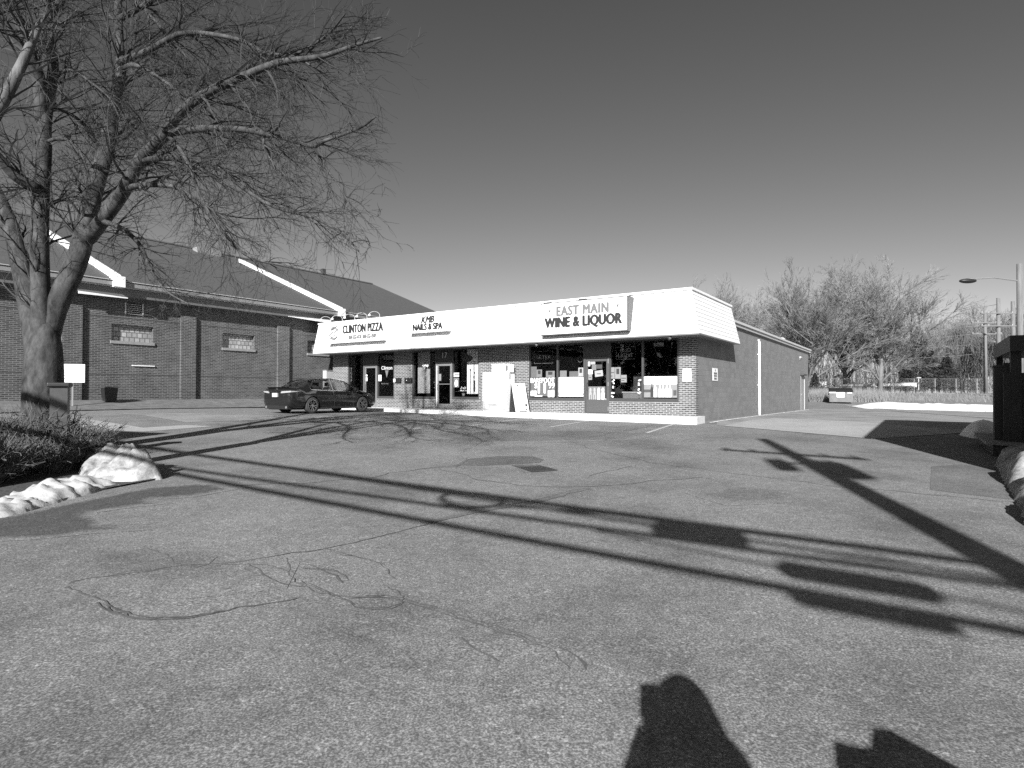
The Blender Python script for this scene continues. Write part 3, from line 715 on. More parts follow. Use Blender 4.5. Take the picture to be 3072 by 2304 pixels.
# pizza shop window lettering
text('window_lettering', 'Clinton', .26, M_INK3, (fac(1158, 1104)[0], .055, fac(1158, 1104)[1]), shop, bold=.004, extr=.002)
a = fac(1158, 1121); MB().prism([(a[0] - .12, a[1] + .17), (a[0] + .12, a[1] + .17), (a[0], a[1] - .2)], .052, .057).build('window_emblem', M_INK2, shop)
text('window_lettering', '860-552-4126', .09, M_INK2, (fac(1152, 1151)[0], .055, fac(1152, 1151)[1]), shop, extr=.002)
text('window_lettering', 'T\nC\nS\nP', .20, M_INK2, (-18.10, .055, 2.45), shop, extr=.002)
poster('p', 'plain white sheet on the pizza shop window beside its door', 'notice', 1133, 1125, 1144, 1143, M_P[.8], name='notice')
for q, lab in (((1098, 1124, 1102, 1129), 'upper white sticker on the pizza shop door glass'), ((1097, 1132, 1102, 1143), 'lower white sticker on the pizza shop door glass')):
    poster('p', lab, 'sticker', *q, M_P[.8], t=.045, name='sticker')
# nail salon signs
r, w, h = poster('p', 'small hanging sign reading OPEN in the nail salon window', 'sign', 1360, 1118.6, 1377, 1130, M_P[.8], name='open_sign'); text('lettering', 'OPEN', .13, M_INK, (0, -.006, 0), r, bold=.003)
r, w, h = poster('p', 'narrow portrait poster below the small hanging sign of the nail salon', 'poster', 1361, 1133.5, 1376.5, 1162, M_P[.3]); MB().ball((0, -.004, -.03), (.09, .004, .16), 8).build('printed_shape', M_P[.8], r)
r, w, h = poster('p', 'tall grey notice taped to the nail salon door', 'notice', 1315, 1122, 1323.5, 1142, M_P[.42], t=.045, name='notice')
# neon signs (unlit tubes)
def neon(label, u, v, w, h, txt, oval=True, size=.2):
    x, z = fac(u, v, .13); r = thing('neon_sign', label, 'neon sign', S(-x, .12, z), ROT)
    n = 24; pts = [(w / 2 * math.cos(2 * PI * i / n), 0, h / 2 * math.sin(2 * PI * i / n)) for i in range(n + 1)] if oval else [(-w / 2, 0, -h / 2), (w / 2, 0, -h / 2), (w / 2, 0, h / 2), (-w / 2, 0, h / 2), (-w / 2, 0, -h / 2)]
    MB().tube(pts, .010, 5, False).build('border_tube', M_GREY, r)
    mb = MB().tube([(0, .03, h / 2), (0, .03, ZT - .06 - z)], .004, 4); mb.build('hanger', M_GREY, r)
    for i, tx in enumerate(txt): text('lettering', tx, size, M_GREY, (0, 0, (len(txt) - 1) * size * .42 - i * size * .84), r, extr=.004, bold=.008)
    return r
neon('dark oval neon sign over the brown liquor shop door', 1793, 1050, .62, .30, ['OPEN'], True, .2)
neon('rectangular two-line neon sign high in the window right of the brown door', 1877, 1059, .78, .46, ['BUD', 'LIGHT'], False, .22)
neon('unlit word neon sign in the upper left liquor shop window', 1631, 1072, .9, .5, ['ULTRA'], False, .22)
neon('small round neon sign beside the left edge of the brown door', 1741, 1079, .2, .2, [''], True, .1)
r = thing('wall_fixture', 'dark oval wall sign high in the right nail salon window', 'sign', S(-fac(1401, 1075, .13)[0], .12, fac(1401, 1075, .13)[1]), ROT)
mb = MB().tube([(0, -.0, 0), (0, .03, 0)], [.2, .2], 24); o = mb.build('panel', M_BLACK, r); o.scale = (1.5, 1, .85)
MB().tube([(.3, .02, -.02), (.42, .02, .1), (.55, .02, .4)], .006, 5).build('cord', M_BLACK, r)
# flowers in pots in the nail salon
def pot(label, x, y, z, hh, pale):
    r = thing('potted_flower', label, 'plant', S(-x, y, z), ROT)
    MB().lathe([(0.001, 0), (.06, 0), (.08, .14), (.07, .14), (0.001, .13)], 10).build('pot', M_P[.42], r, smooth=True)
    mb = MB(); q = random.Random(int(hh * 100))
    for i in range(7): mb.tube([(0, 0, .12), (q.uniform(-.1, .1), q.uniform(-.05, .05), hh * .6), (q.uniform(-.16, .16), q.uniform(-.06, .06), hh)], .006, 4)
    st = mb.build('stems', M_TWIG, r); mb = MB()
    for i in range(14): mb.ball((q.uniform(-.16, .16), q.uniform(-.07, .07), q.uniform(hh * .5, hh)), .03, 4)
    mb.build('petals', M_P[pale], r); return r
pot('spotted potted orchid beside the left frame of the nail salon door', -12.35, .3, 1.38, .75, .42)
pot('white flowers in a pot at the right nail salon window', -10.75, .3, 1.38, .42, .8)
bw_ = thing('ribbon_bow', 'white bow on top of the blind in the nail salon window', 'bow', S(12.88, .06, fac(1282, 1096)[1]), ROT)
mb = MB()
for sx_ in (-1, 1): mb.add([(0, 0, 0), (sx_ * .17, 0, .09), (sx_ * .2, -.02, -.02), (sx_ * .12, 0, -.09)], [(0, 1, 2), (0, 2, 3)])
mb.ball((0, -.01, 0), .045, 6); mb.tube([(0, 0, 0), (-.1, 0, -.2)], .015, 4); mb.build('ribbon', M_WHITE, bw_)

# ------------------------------------------------------------------ sign boxes on the mansard
def signbox(label, x0, x1, z0, z1, yf, rim=.0, rimm=None):
    """box standing on the sloping fascia, face at local y = yf"""
    r = thing('sign_box', label, 'shop sign', S(-(x0 + x1) / 2, yf, (z0 + z1) / 2), ROT)
    w, h = x1 - x0, z1 - z0
    back = 1.25
    def slope(z): return -AF + B_ * ((z + (z0 + z1) / 2) - zb_) / (zt_ - zb_) - yf
    body = MB(); y0b, y1b = slope(-h / 2) + .01, slope(h / 2) + .01
    body.hexa([(-w / 2, 0, -h / 2), (w / 2, 0, -h / 2), (w / 2, y0b, -h / 2), (-w / 2, y0b, -h / 2)], [(-w / 2, 0, h / 2), (w / 2, 0, h / 2), (w / 2, y1b, h / 2), (-w / 2, y1b, h / 2)])
    body.build('cabinet', rimm or M_WHITE, r)
    e = rim
    MB().box(-w / 2 + e, w / 2 - e, -.012, -.002, -h / 2 + e, h / 2 - e).build('face', M_WHITEP, r)
    return r, w, h
YF = -1.42
x0, z1 = fac(981, 973, YF); x1, z0 = fac(1147, 1020, YF)
sp_, w, h = signbox('white sign box with black lettering CLINTON PIZZA and a round emblem', x0, x1, z0, z1, YF)
text('lettering', 'CLINTON PIZZA', .56, M_INK, (w * .155, -.016, h * .13), sp_, bold=.032, sx=.64, space=1.06)
text('lettering', '860-552-4126  860-552-4589', .27, M_INK2, (w * .155, -.016, -h * .27), sp_, bold=.016, sx=.60, shear=.2)
mb = MB()
for rr_ in (.32, .26):
    for a0, a1 in ((.25, 2.6), (3.5, 5.7)):
        pts = [(-w * .36 + rr_ * .95 * math.cos(a0 + (a1 - a0) * i / 14), -.016, rr_ * math.sin(a0 + (a1 - a0) * i / 14)) for i in range(15)]; mb.tube(pts, .026, 4)
for dx, dz_ in ((0, 0),):
    c, s_ = math.cos(.5), math.sin(.5)
    R_ = lambda x, z: (-w * .36 + c * x - s_ * z, -.018, s_ * x + c * z)
    mb.tube([R_(-.42, -.1), R_(.05, -.1), R_(.05, .02), R_(.42, .02), R_(.42, .2), R_(.0, .2), R_(.0, .1), R_(-.42, .1), R_(-.42, -.1)], .028, 4)
mb.build('emblem', M_INK2, sp_)
MB().box(-w * .2 - .004, -w * .2 + .004, -.014, -.0125, -h / 2, h / 2).build('panel_seam', M_LGREY, sp_)
x0, z1 = fac(1226, 951, YF + .05); x1, z0 = fac(1341, 992, YF + .05)
sk_, w, h = signbox('white sign box reading KMB NAILS & SPA over the nail salon', x0, x1, z0, z1, YF + .05)
text('lettering', 'KMB', .42, M_INK, (0, -.016, h * .22), sk_, bold=.022, sx=.9, shear=.35)
text('lettering', 'NAILS & SPA', .40, M_INK, (0, -.016, -h * .2), sk_, bold=.026, sx=.80)
MB().box(w / 2 - .03, w / 2 - .015, -.016, -.0125, -h / 2, h / 2).build('edge_line', M_LGREY, sk_)
x0, z1 = fac(1623, 911, YF); x1, z0 = fac(1884, 994, YF)
sl_, w, h = signbox('large black-rimmed white sign reading EAST MAIN WINE & LIQUOR', x0, x1, z0 + .02, z1, YF, rim=.035, rimm=M_FRAME)
text('lettering', 'EAST MAIN', .50, M_INK2, (-.02, -.018, h * .20), sl_, bold=.026, sx=.80, space=1.12)
text('lettering', 'WINE & LIQUOR', .53, M_INK, (-.02, -.018, -h * .14), sl_, bold=.034, sx=.76, space=1.06)
mb = MB()
for sx_ in (-1, 1):
    x = sx_ * w * .39; z = h * .22; mb.prism([(x - .07, z + .07), (x + .07, z + .07), (x + .01, z - .06)], -.017, -.013)
    for i in range(6): mb.box(x + sx_ * (.09 + .04 * (i % 3)) - .012, x + sx_ * (.09 + .04 * (i % 3)) + .012, -.017, -.013, z - .05 + .05 * (i // 3), z - .03 + .05 * (i // 3))
mb.build('grape_emblem', M_INK2, sl_)
MB().box(-w * .47, -w * .38, .02, .1, h / 2, h / 2 + .035).box(-w * .05, w * .04, .02, .1, h / 2, h / 2 + .045).box(w / 2 + .02, w / 2 + .13, .05, .1, h / 2 + .0, h / 2 + .02).build('bracket', M_FRAME, sl_)
# gooseneck lamps over the pizza sign
gx = [-18.40, -17.52, -16.60, -15.72, -14.84]
_, w, h = sp_, 0, 0
def goose():
    r = thing('gooseneck_lamp', 'l', 'lamp', (0, 0, 0), ROT, 'gooseneck lamps over the pizza sign')
    n = 10; pts = [(.07, .30, .0), (.07, .30, .22)] + [(.07 - (.07) * (1 - math.cos(PI * i / n)) * 1.6, .30 - .22 * (1 - math.cos(PI * i / n)), .24 + .16 * math.sin(PI * i / n)) for i in range(1, n + 1)]
    MB().tube(pts, .014, 6).build('arm', M_LGREY, r, smooth=True)
    e = pts[-1]; MB().lathe([(.015, .03), (.05, .0), (.075, -.07), (.065, -.07), (.01, -.02)], 12, (e[0], e[1], e[2])).build('lamp_shade', M_WHITEP, r, smooth=True)
    MB().cyl((.07, .30, -.02), (0, 0, 1), .05, .03, 10).build('foot', M_WHITEP, r); return r
g0 = goose()
labs = ['leftmost white gooseneck lamp above the pizza sign', 'white gooseneck lamp over the emblem of the pizza sign, second from the left', 'middle one of five gooseneck lamps, with a round bulb cover', 'white gooseneck lamp second from the right above the pizza sign', 'rightmost white gooseneck lamp above the pizza sign']
pz = sp_.location.z + .0
x0, z1 = fac(981, 973, YF)
for i, gx_ in enumerate(gx):
    r = g0 if i == 0 else copy_tree(g0)
    r.location = S(-gx_, YF + .02, z1 + .015); r['label'] = labs[i]
# small flood lights under the soffit
for i, (u, v) in enumerate(((1613, 1032), (2013, 1011))):
    x, z = fac(u, v, -1.05); r = thing('security_light', ['small hooded light below the left end of the liquor sign', 'small hooded light below the fascia near the right corner'][i], 'light', S(-x, -1.05, zb_ - .02), ROT)
    MB().cyl((0, 0, -.06), (0, 0, 1), .03, .06, 8).build('mount', M_GREY, r); MB().cyl((0, -.0, -.07), (-.5, -.6, -.5), .045, .10, 10, .055).build('lamp_head', mat('lamp_grey', .12, .6), r)
# mailboxes
for i, (u0, u1, lab) in enumerate(((1186, 1200, 'dark mailbox with a white tag on the brick pier'), (1213, 1232, 'dark mailbox nearest the nail salon window'))):
    xa, zt = fac(u0, 1136, -.12); xb, zb = fac(u1, 1148, -.12); r = thing('wall_mailbox', lab, 'mailbox', S(-(xa + xb) / 2, -.06, zb), ROT); w = xb - xa
    o = MB().prism([(-w / 2, 0), (w / 2, 0), (w / 2, .2), (-w / 2, .2)], -.06, .06).build('box', M_BLACK, r); bevel(o, .015)
    MB().box(-w / 2 - .01, w / 2 + .01, -.075, .06, .202, .218).build('lid', M_BLACK, r)
    if i == 0: MB().box(-w / 2 - .14, -w / 2 - .005, -.06, -.05, .03, .19).build('tag', M_WHITE, r)
    else: MB().box(-w * .2, -w * .1, -.066, -.061, .1, .13).build('latch', M_WHITE, r)
# parking sign on the corner pier
xa, zt = fac(2048, 1106, -.02); xb, zb = fac(2074, 1145, -.02)
r = thing('parking_sign', 'white parking notice on the brick corner pier', 'sign', S(-(xa + xb) / 2, -.02, (zt + zb) / 2), ROT); w, h = xb - xa, zt - zb
o = MB().box(-w / 2, w / 2, -.004, .004, -h / 2, h / 2).build('plate', M_WHITEP, r); bevel(o, .003)
for i, (tx, z) in enumerate((('PARKING', .38), ('FOR', .25), ('ONLY', -.34))): text('lettering', tx, .085, M_INK3 if i else M_INK2, (0, -.007, z * h), r, extr=.001)
MB().box(-w * .3, w * .3, -.006, -.0045, -.02, .0).box(-w * .2, w * .25, -.006, -.0045, -.1, -.08).build('printed_line', M_LGREY, r)
# side wall furniture (faces local +x)
def side_obj(y, z): return P0 + d2 * y + Vector((0, 0, z))
r = thing('wall_sign', 'narrow upright white sign on the grey side wall near the corner', 'sign', side_obj(2.38, 2.28), ROT)
MB().box(.002, .014, -.33, .33, -.24, .24).build('plate', M_WHITEP, r)
MB().box(.015, .017, -.05, .05, .12, .2).box(.015, .017, -.22, .22, .0, .08).box(.015, .017, -.22, .22, -.09, -.02).box(.015, .017, -.18, .18, -.2, -.12).build('printed_block', M_INK2, r)
r = thing('downspout', 'white downspout running down the grey side wall', 'downspout', side_obj(9.75, .33), ROT)
o = MB().tube([(.07, 0, 3.74), (.07, 0, .2), (.10, .02, .08), (.25, .25, .03)], .055, 8).build('pipe', M_WHITEP, r, smooth=True)
MB().box(.0, .13, -.08, .08, 3.1, 3.14).box(.0, .13, -.08, .08, 1.6, 1.64).build('strap', M_WHITEP, r); MB().cyl((.0, 0, 3.8), (1, 0, 0), .05, .1, 8).build('outlet', M_LGREY, r)
r = thing('wall_lamp', 'small lamp on the side wall near its far end', 'lamp', side_obj(22.0, 3.85), ROT)
MB().box(0, .05, -.06, .06, -.1, .1).build('base', M_METAL, r); MB().cyl((.05, -.1, .05), (0, 1, 0), .06, .5, 8).build('lamp_head', M_LGREY, r)
sdw = MB().box(.003, .03, 22.3, 23.7, .42, 2.66).build('side_door', mat('side_door_paint', .25, .5), shop)
MB().box(.03, .06, 23.62, 23.7, .42, 2.66).build('frame', mat('side_door_trim', .42, .5), sdw); MB().box(.004, .22, 22.2, 23.6, 2.72, 2.82).build('hood', M_FRAME, sdw); MB().box(.03, .06, 22.4, 22.5, 1.4, 1.5).build('handle', M_METAL, sdw)

# ------------------------------------------------------------------ ice freezer and sandwich board
tF = -.80
xa, zt = fac(1448, 1117, tF); xb, _ = fac(1517, 1236, tF)
fz = thing('ice_freezer', 'white upright ice freezer standing on the sidewalk against the brick', 'freezer', S(-xa, tF, ZW + .01), ROT)
w = xb - xa; h = zt - ZW - .01
o = MB().box(0, w, 0, .68, 0, h).build('cabinet', M_WHITEP, fz); bevel(o, .015)
MB().box(.03, w - .03, -.03, -.002, h * .26, h - .05).build('front_door', M_WHITEP, fz)
MB().box(.02, w - .02, -.012, -.002, .03, h * .25).build('base_panel', mat('panel_grey', .33, .5, var=.25, scale=2), fz)
MB().box(w * .2, w * .8, -.036, -.031, h * .92, h * .93).box(w * .22, w * .78, -.036, -.031, h * .275, h * .285).box(w * .80, w * .81, -.036, -.031, h * .8, h * .88).box(w * .80, w * .81, -.036, -.031, h * .32, h * .4).build('door_gasket', M_INK2, fz)
text('lettering', 'AVAILABLE NOW', .115, M_WHITE, (w * .55, -.014, h * .225), fz, extr=.001, bold=.002)
MB().cyl((w * .2, -.013, h * .12), (0, -1, 0), .09, .004, 20).build('printed_disc', M_WHITE, fz)
MB().box(w * .33, w * .95, -.015, -.0125, .18, .2).box(w * .33, w * .9, -.015, -.0125, .12, .14).build('printed_line', M_WHITE, fz)
MB().box(w + .001, w + .004, .2, .38, h * .82, h * .97).build('side_label', M_INK3, fz)
tp = thing('header_sign', 'pale header board with a rounded panel standing on the ice freezer', 'sign', S(-xa, tF + .1, ZW + .01 + h), ROT)
x0_ = fac(1475, 1100, tF + .1)[0] - xa; x1_ = fac(1517, 1100, tF + .1)[0] - xa; hh = fac(1475, 1092.5, tF + .1)[1] - (ZW + .01 + h)
MB().box(x0_, x1_, 0, .03, .0, hh).build('board', M_LGREY, tp); MB().box(x0_, x1_, -.015, .0, hh - .03, hh).box(x1_ - .04, x1_, -.015, .0, 0, hh - .03).build('frame', M_WHITEP, tp)
MB().box(x0_ + .08, x1_ - .08, -.006, -.001, .04, .2).build('pill_panel', M_WHITE, tp)
pts = [(x0_ + .06 + i * .03, -.006, hh * .68 + .035 * math.sin(i * 2.1) * (1 if i % 3 else .3)) for i in range(int((x1_ - x0_ - .15) / .03))]
MB().tube(pts, .010, 4).build('script_lettering', M_WHITE, tp)
gb = thing('vent_box', 'white box with a grey window on top of the freezer at its right end', 'box', S(-xa - .02, tF, ZW + .01 + h), ROT)
x2 = w - .0; MB().box(x2, x2 + .36, .1, .4, 0, hh).build('case', M_WHITEP, gb); MB().box(x2 + .06, x2 + .28, .092, .0985, .05, hh - .06).build('grille', M_GREY, gb)
# put the box on the cabinet: shift left
gb.location = S(-(xa - .30), tF + .12, ZW + .01 + h)
hh_b = 1.18
bx_, _z = fac(1560, 1238, -.86)
bd = thing('sandwich_board', 'white leaning sandwich board with a dark side beside the ice freezer', 'sandwich board', S(-(bx_ - .30), -.58, ZW + .005), ROT + rad(60))
zt = 1.17; wb = .60; lean = .44
MB().hexa([(-wb / 2, -lean - .03, 0), (wb / 2, -lean - .03, 0), (wb / 2, -lean, 0), (-wb / 2, -lean, 0)], [(-wb / 2, -.04, zt), (wb / 2, -.04, zt), (wb / 2, -.01, zt), (-wb / 2, -.01, zt)]).build('front_panel', M_WHITEP, bd)
MB().hexa([(-wb / 2, .16, 0), (wb / 2, .16, 0), (wb / 2, .19, 0), (-wb / 2, .19, 0)], [(-wb / 2, -.005, zt), (wb / 2, -.005, zt), (wb / 2, .025, zt), (-wb / 2, .025, zt)]).build('rear_panel', M_FRAME, bd)
MB().hexa([(-wb / 2 + .002, -lean + .003, 0.02), (-wb / 2 + .012, -lean + .003, 0.02), (-wb / 2 + .012, .157, 0.02), (-wb / 2 + .002, .157, 0.02)], [(-wb / 2 + .002, -.009, zt - .02), (-wb / 2 + .012, -.009, zt - .02), (-wb / 2 + .012, -.006, zt - .02), (-wb / 2 + .002, -.006, zt - .02)]).build('gap_shade', M_BLACK, bd)  # black sheet paints the shade in the opening between the panels
def onb(x, zf): return (x, -lean - .036 + (lean - .01) * zf, zt * zf)
for i, (x, z0, z1, r0) in enumerate(((-.07, .36, .52, .012), (.0, .36, .52, .012), (.20, .26, .50, .012), (.20, .20, .28, .045), (.19, .08, .11, .04), (-.2, .90, .93, .03), (-.05, .92, .95, .04))):
    MB().tube([onb(x, z0), onb(x, z1)], r0, 5).build('printed_mark', M_INK, bd)
MB().hexa([onb(-.15, .02), onb(.2, .02), onb(.2, .015), onb(-.15, .015)], [onb(-.15, .045), onb(.2, .045), onb(.2, .04), onb(-.15, .04)]).build('foot_rail', M_BLACK, bd)

# ------------------------------------------------------------------ long brick hall on the left
SWL = 20.2
hall = thing('brick_hall', 'long brick hall with a shingle roof and white roof ridges at the left', 'hall', S(SWL, 0, 0), ROT + PI / 2)
# local frame: x runs along d2 (away), y runs along d1 (into the building)
HX0, HX1 = -34.0, 12.6
WT = 5.36
hp = MB().box(HX0, HX1, 0, .3, .2, WT)
# openings are shown as recessed block panels set in shallow frames; wall pieces leave real holes
wins = [(-10.38, -8.80, 3.62, 4.28), (-5.76, -4.16, 3.62, 4.28), (-1.1, .5, 3.62, 4.28), (-17.6, -16.0, 3.0, 4.4)]
vent = (-9.86, -9.24, 4.70, 5.22)
hp = MB(); cuts = sorted(wins + [vent]); xs = HX0
merged = [(-17.6, -16.0, [(3.0, 4.4)]), (-10.38, -8.80, [(3.62, 4.28)]), (-5.76, -4.16, [(3.62, 4.28)]), (-1.1, .5, [(3.62, 4.28)])]
for a, b, zz in merged:
    hp.box(xs, a, 0, .3, .2, WT); z = .2
    for z0, z1 in zz: hp.box(a, b, 0, .3, z, z0); z = z1
    if a == -10.38:
        hp.box(a, b, 0, .3, z, vent[2]); hp.box(a, vent[0], 0, .3, vent[2], vent[3]); hp.box(vent[1], b, 0, .3, vent[2], vent[3]); hp.box(a, b, 0, .3, vent[3], WT)
    else: hp.box(a, b, 0, .3, z, WT)
    xs = b
hp.box(xs, HX1, 0, .3, .2, WT)
hp.build('wall', M_BRICK2, hall)
for a, b, z0, z1 in wins:
    o = MB().box(a, b, .16, .20, z0, z1).build('window', M_GBLOCK, hall)
    MB().box(a - .04, b + .04, -.05, .16, z0 - .12, z0 - .002).build('sill', M_SILL, o)
v = MB().box(vent[0], vent[1], .2, .22, vent[2], vent[3]).build('louver_vent', M_BLACK, hall)
mb = MB()
for i in range(6): z = vent[2] + .04 + i * .08; mb.hexa([(vent[0], .02, z), (vent[1], .02, z), (vent[1], .15, z + .05), (vent[0], .15, z + .05)], [(vent[0], .02, z + .012), (vent[1], .02, z + .012), (vent[1], .15, z + .062), (vent[0], .15, z + .062)])
mb.box(vent[0] - .04, vent[0], -.02, .1, vent[2], vent[3]).box(vent[1], vent[1] + .04, -.02, .1, vent[2], vent[3]); mb.build('slats', M_CONC, v)
for xe in (-29.8, -25.2, -20.6, -16.0, -11.42, -7.04, -2.27, 2.4, 7.0):
    MB().box(xe - .66, xe, -.11, -.002, .2, 4.88).build('pier', M_BRICK2, hall)
for z in (4.55, 2.25): MB().box(HX0, HX1, -.012, -.001, z, z + .02).build('course_line', M_FRAME, hall)
MB().box(-9.62, -8.75, -.05, -.002, 2.62, 2.66).build('ledge', M_WHITEP, hall)
# eave: grey frieze, box gutter, roof
MB().box(HX0, HX1 + .3, -.44, .28, WT + .003, 5.69).build('frieze', mat('frieze_paint', .12, .6, var=.1, scale=2), hall)
MB().box(HX0, HX1 + .3, -.55, -.02, 5.70, 5.76).build('soffit', M_LGREY, hall)
MB().box(HX0, HX1 + .3, -.66, -.55, 5.74, 5.90).build('gutter', M_GREY, hall)
MB().box(HX0, HX1 + .3, -.70, -.62, 5.93, 5.96).build('drip_edge', M_LGREY, hall)
YR, ZR, YE, ZE = 10.5, 10.35, -.62, 5.90
def roofz(y): return ZE + (ZR - ZE) * (y - YE) / (YR - YE)
rf = MB()
rf.hexa([(HX0, YE, ZE), (HX1 + .4, YE, ZE), (HX1 + .4, YR, ZR), (HX0, YR, ZR)], [(HX0, YE, ZE + .06), (HX1 + .4, YE, ZE + .06), (HX1 + .4, YR, ZR + .06), (HX0, YR, ZR + .06)])
rf.hexa([(HX0, YR, ZR), (HX1 + .4, YR, ZR), (HX1 + .4, 2 * YR - YE, ZE), (HX0, 2 * YR - YE, ZE)], [(HX0, YR, ZR + .06), (HX1 + .4, YR, ZR + .06), (HX1 + .4, 2 * YR - YE, ZE + .06), (HX0, 2 * YR - YE, ZE + .06)])
ro = rf.build('roof', M_SHING, hall)
MB().add([(HX1 - .3, 0, .2), (HX1 - .3, 21, .2), (HX1 - .3, 21, 5.9), (HX1 - .3, YR, ZR), (HX1 - .3, 0, 5.9)], [(0, 1, 2, 3, 4)]).build('gable_wall', M_BRICK2, hall)
MB().tube([(HX1 + .4, YE, ZE + .04), (HX1 + .4, YR, ZR + .05)], .05, 4).build('rake_board', M_FRAME, hall)
MB().tube([(HX0, YR, ZR + .08), (HX1 + .4, YR, ZR + .08)], .09, 5).build('ridge_cap', M_SHING, hall)
for xx, y1 in ((.52, 9.0), (-10.45, 7.9)):
    MB().hexa([(xx - .10, YE - .1, roofz(YE) + .02), (xx + .10, YE - .1, roofz(YE) + .02), (xx + .10, y1, roofz(y1) + .02), (xx - .10, y1, roofz(y1) + .02)],
              [(xx - .10, YE - .1, roofz(YE) + .26), (xx + .10, YE - .1, roofz(YE) + .26), (xx + .10, y1, roofz(y1) + .26), (xx - .10, y1, roofz(y1) + .26)]).box(xx - .17, xx + .22, YE - .2, YE + .25, 5.68, 6.10).build('parapet_ridge', M_WHITE, ro)
MB().cyl((.05, -.3, 4.75), (0, 0, 1), .14, .95, 10).build('leader_head', M_WHITE, hall)
MB().hexa([(-2.6, -.49, 5.36), (0, -.49, 5.26), (0, -.45, 5.26), (-2.6, -.45, 5.36)], [(-2.6, -.49, 5.38), (0, -.49, 5.44), (0, -.45, 5.44), (-2.6, -.45, 5.38)]).build('eave_strip', M_WHITE, hall)  # white wedge paints sunlight falling on the frieze
MB().hexa([(-11.7, -.49, 5.28), (-10.0, -.49, 5.3), (-10.0, -.45, 5.3), (-11.7, -.45, 5.28)], [(-11.7, -.49, 5.38), (-10.0, -.49, 5.34), (-10.0, -.45, 5.34), (-11.7, -.45, 5.38)]).build('eave_strip', M_WHITE, hall)
MB().box(HX0 + 30.2, HX0 + 30.5, YR - .12, YR + .12, ZR + .1, ZR + .5).build('chimney', M_FRAME, ro)
a_ = [c for c in D.objects if c.name.startswith('chimney')][0]
cp = atd(998, 826, 44.5) - hall.location
ccx = cp.x * d2.x + cp.y * d2.y
a_.data.transform(Matrix.Translation((ccx - (HX0 + 30.35), 0, 0)))
MB().box(-1.9, -.4, YR - .9, YR - .3, ZR - .4, ZR + .05).build('roof_hatch', M_GREY, ro)
# utility cabinet at the end of the hall wall
xa = ons_u = None
def ons(u, v, s0):
    d = ray(u, v); k = ((P0 - CAM).dot(d1) + s0) / d.dot(d1); p = CAM + d * k - P0; return p.dot(d2), p.z
xa, zt = ons(962 + 12, 1112, 20.0); xb, zb = ons(998, 1145, 20.0)
r = thing('utility_cabinet', 'pale metal cabinet on the brick wall behind the parked car', 'cabinet', S(20.15, (xa + xb) / 2, 0), ROT + PI / 2)
w = abs(xb - xa)
MB().box(-w / 2, w / 2, -.3, -.0, 1.2, zt).build('case', M_LGREY, r); MB().box(-w / 2 - .02, w / 2 + .02, -.33, .0, zt + .001, zt + .04).build('lid', M_GREY, r); MB().box(w * .3, w * .34, -.33, -.301, 1.7, 1.9).build('handle', M_METAL, r)

# grass bank in front of the hall
def hbank(x, y):
    q = Vector((x, y, 0)) - P0; s_ = q.dot(d1); t_ = q.dot(d2)
    return (g(x, y) - .05) * (1 - sstep((s_ - 18.3 + max(0, -t_) * .0) / 1.6)) + 1.22 * sstep((s_ - 17.2) / 2.6)
bank_s = 17.3
bpoly = [xy(S(17.6, -36)), xy(S(17.6, -3.2)), xy(S(18.6, -1.6)), xy(S(19.6, -1.2)), xy(S(20.3, -1.2)), xy(S(20.3, -36))]
def bankz(x, y):
    q = Vector((x, y, 0)) - P0; s_ = q.dot(d1); t_ = q.dot(d2)
    return g(x, y) + (1.22 - g(x, y)) * (.30 + .70 * sstep((s_ - 17.6) / 2.5)) * (.0 + sstep((-t_ - 1.0) / 1.8)) + .02 * noise.noise((x * 2, y * 2, 0))
bank = sheet('grass_bank', bpoly, .02, M_GRASS, step=.5, hf=bankz)
ck = MB()
for i in range(28):
    t0, t1 = -36 + i * 1.17, -36 + (i + 1) * 1.17
    pa = [S(17.45, t0, .3), S(17.6, t0, .3), S(17.6, t1, .3), S(17.45, t1, .3)]
    z0, z1 = g(*xy(S(17.5, t0))), g(*xy(S(17.5, t1)))
    ck.hexa(pa, [p + Vector((0, 0, (z0 if k in (0, 1) else z1) + .13 - .3)) for k, p in enumerate(pa)])
o = ck.build('lot_curb', M_GREY); tag(o, kind='structure')

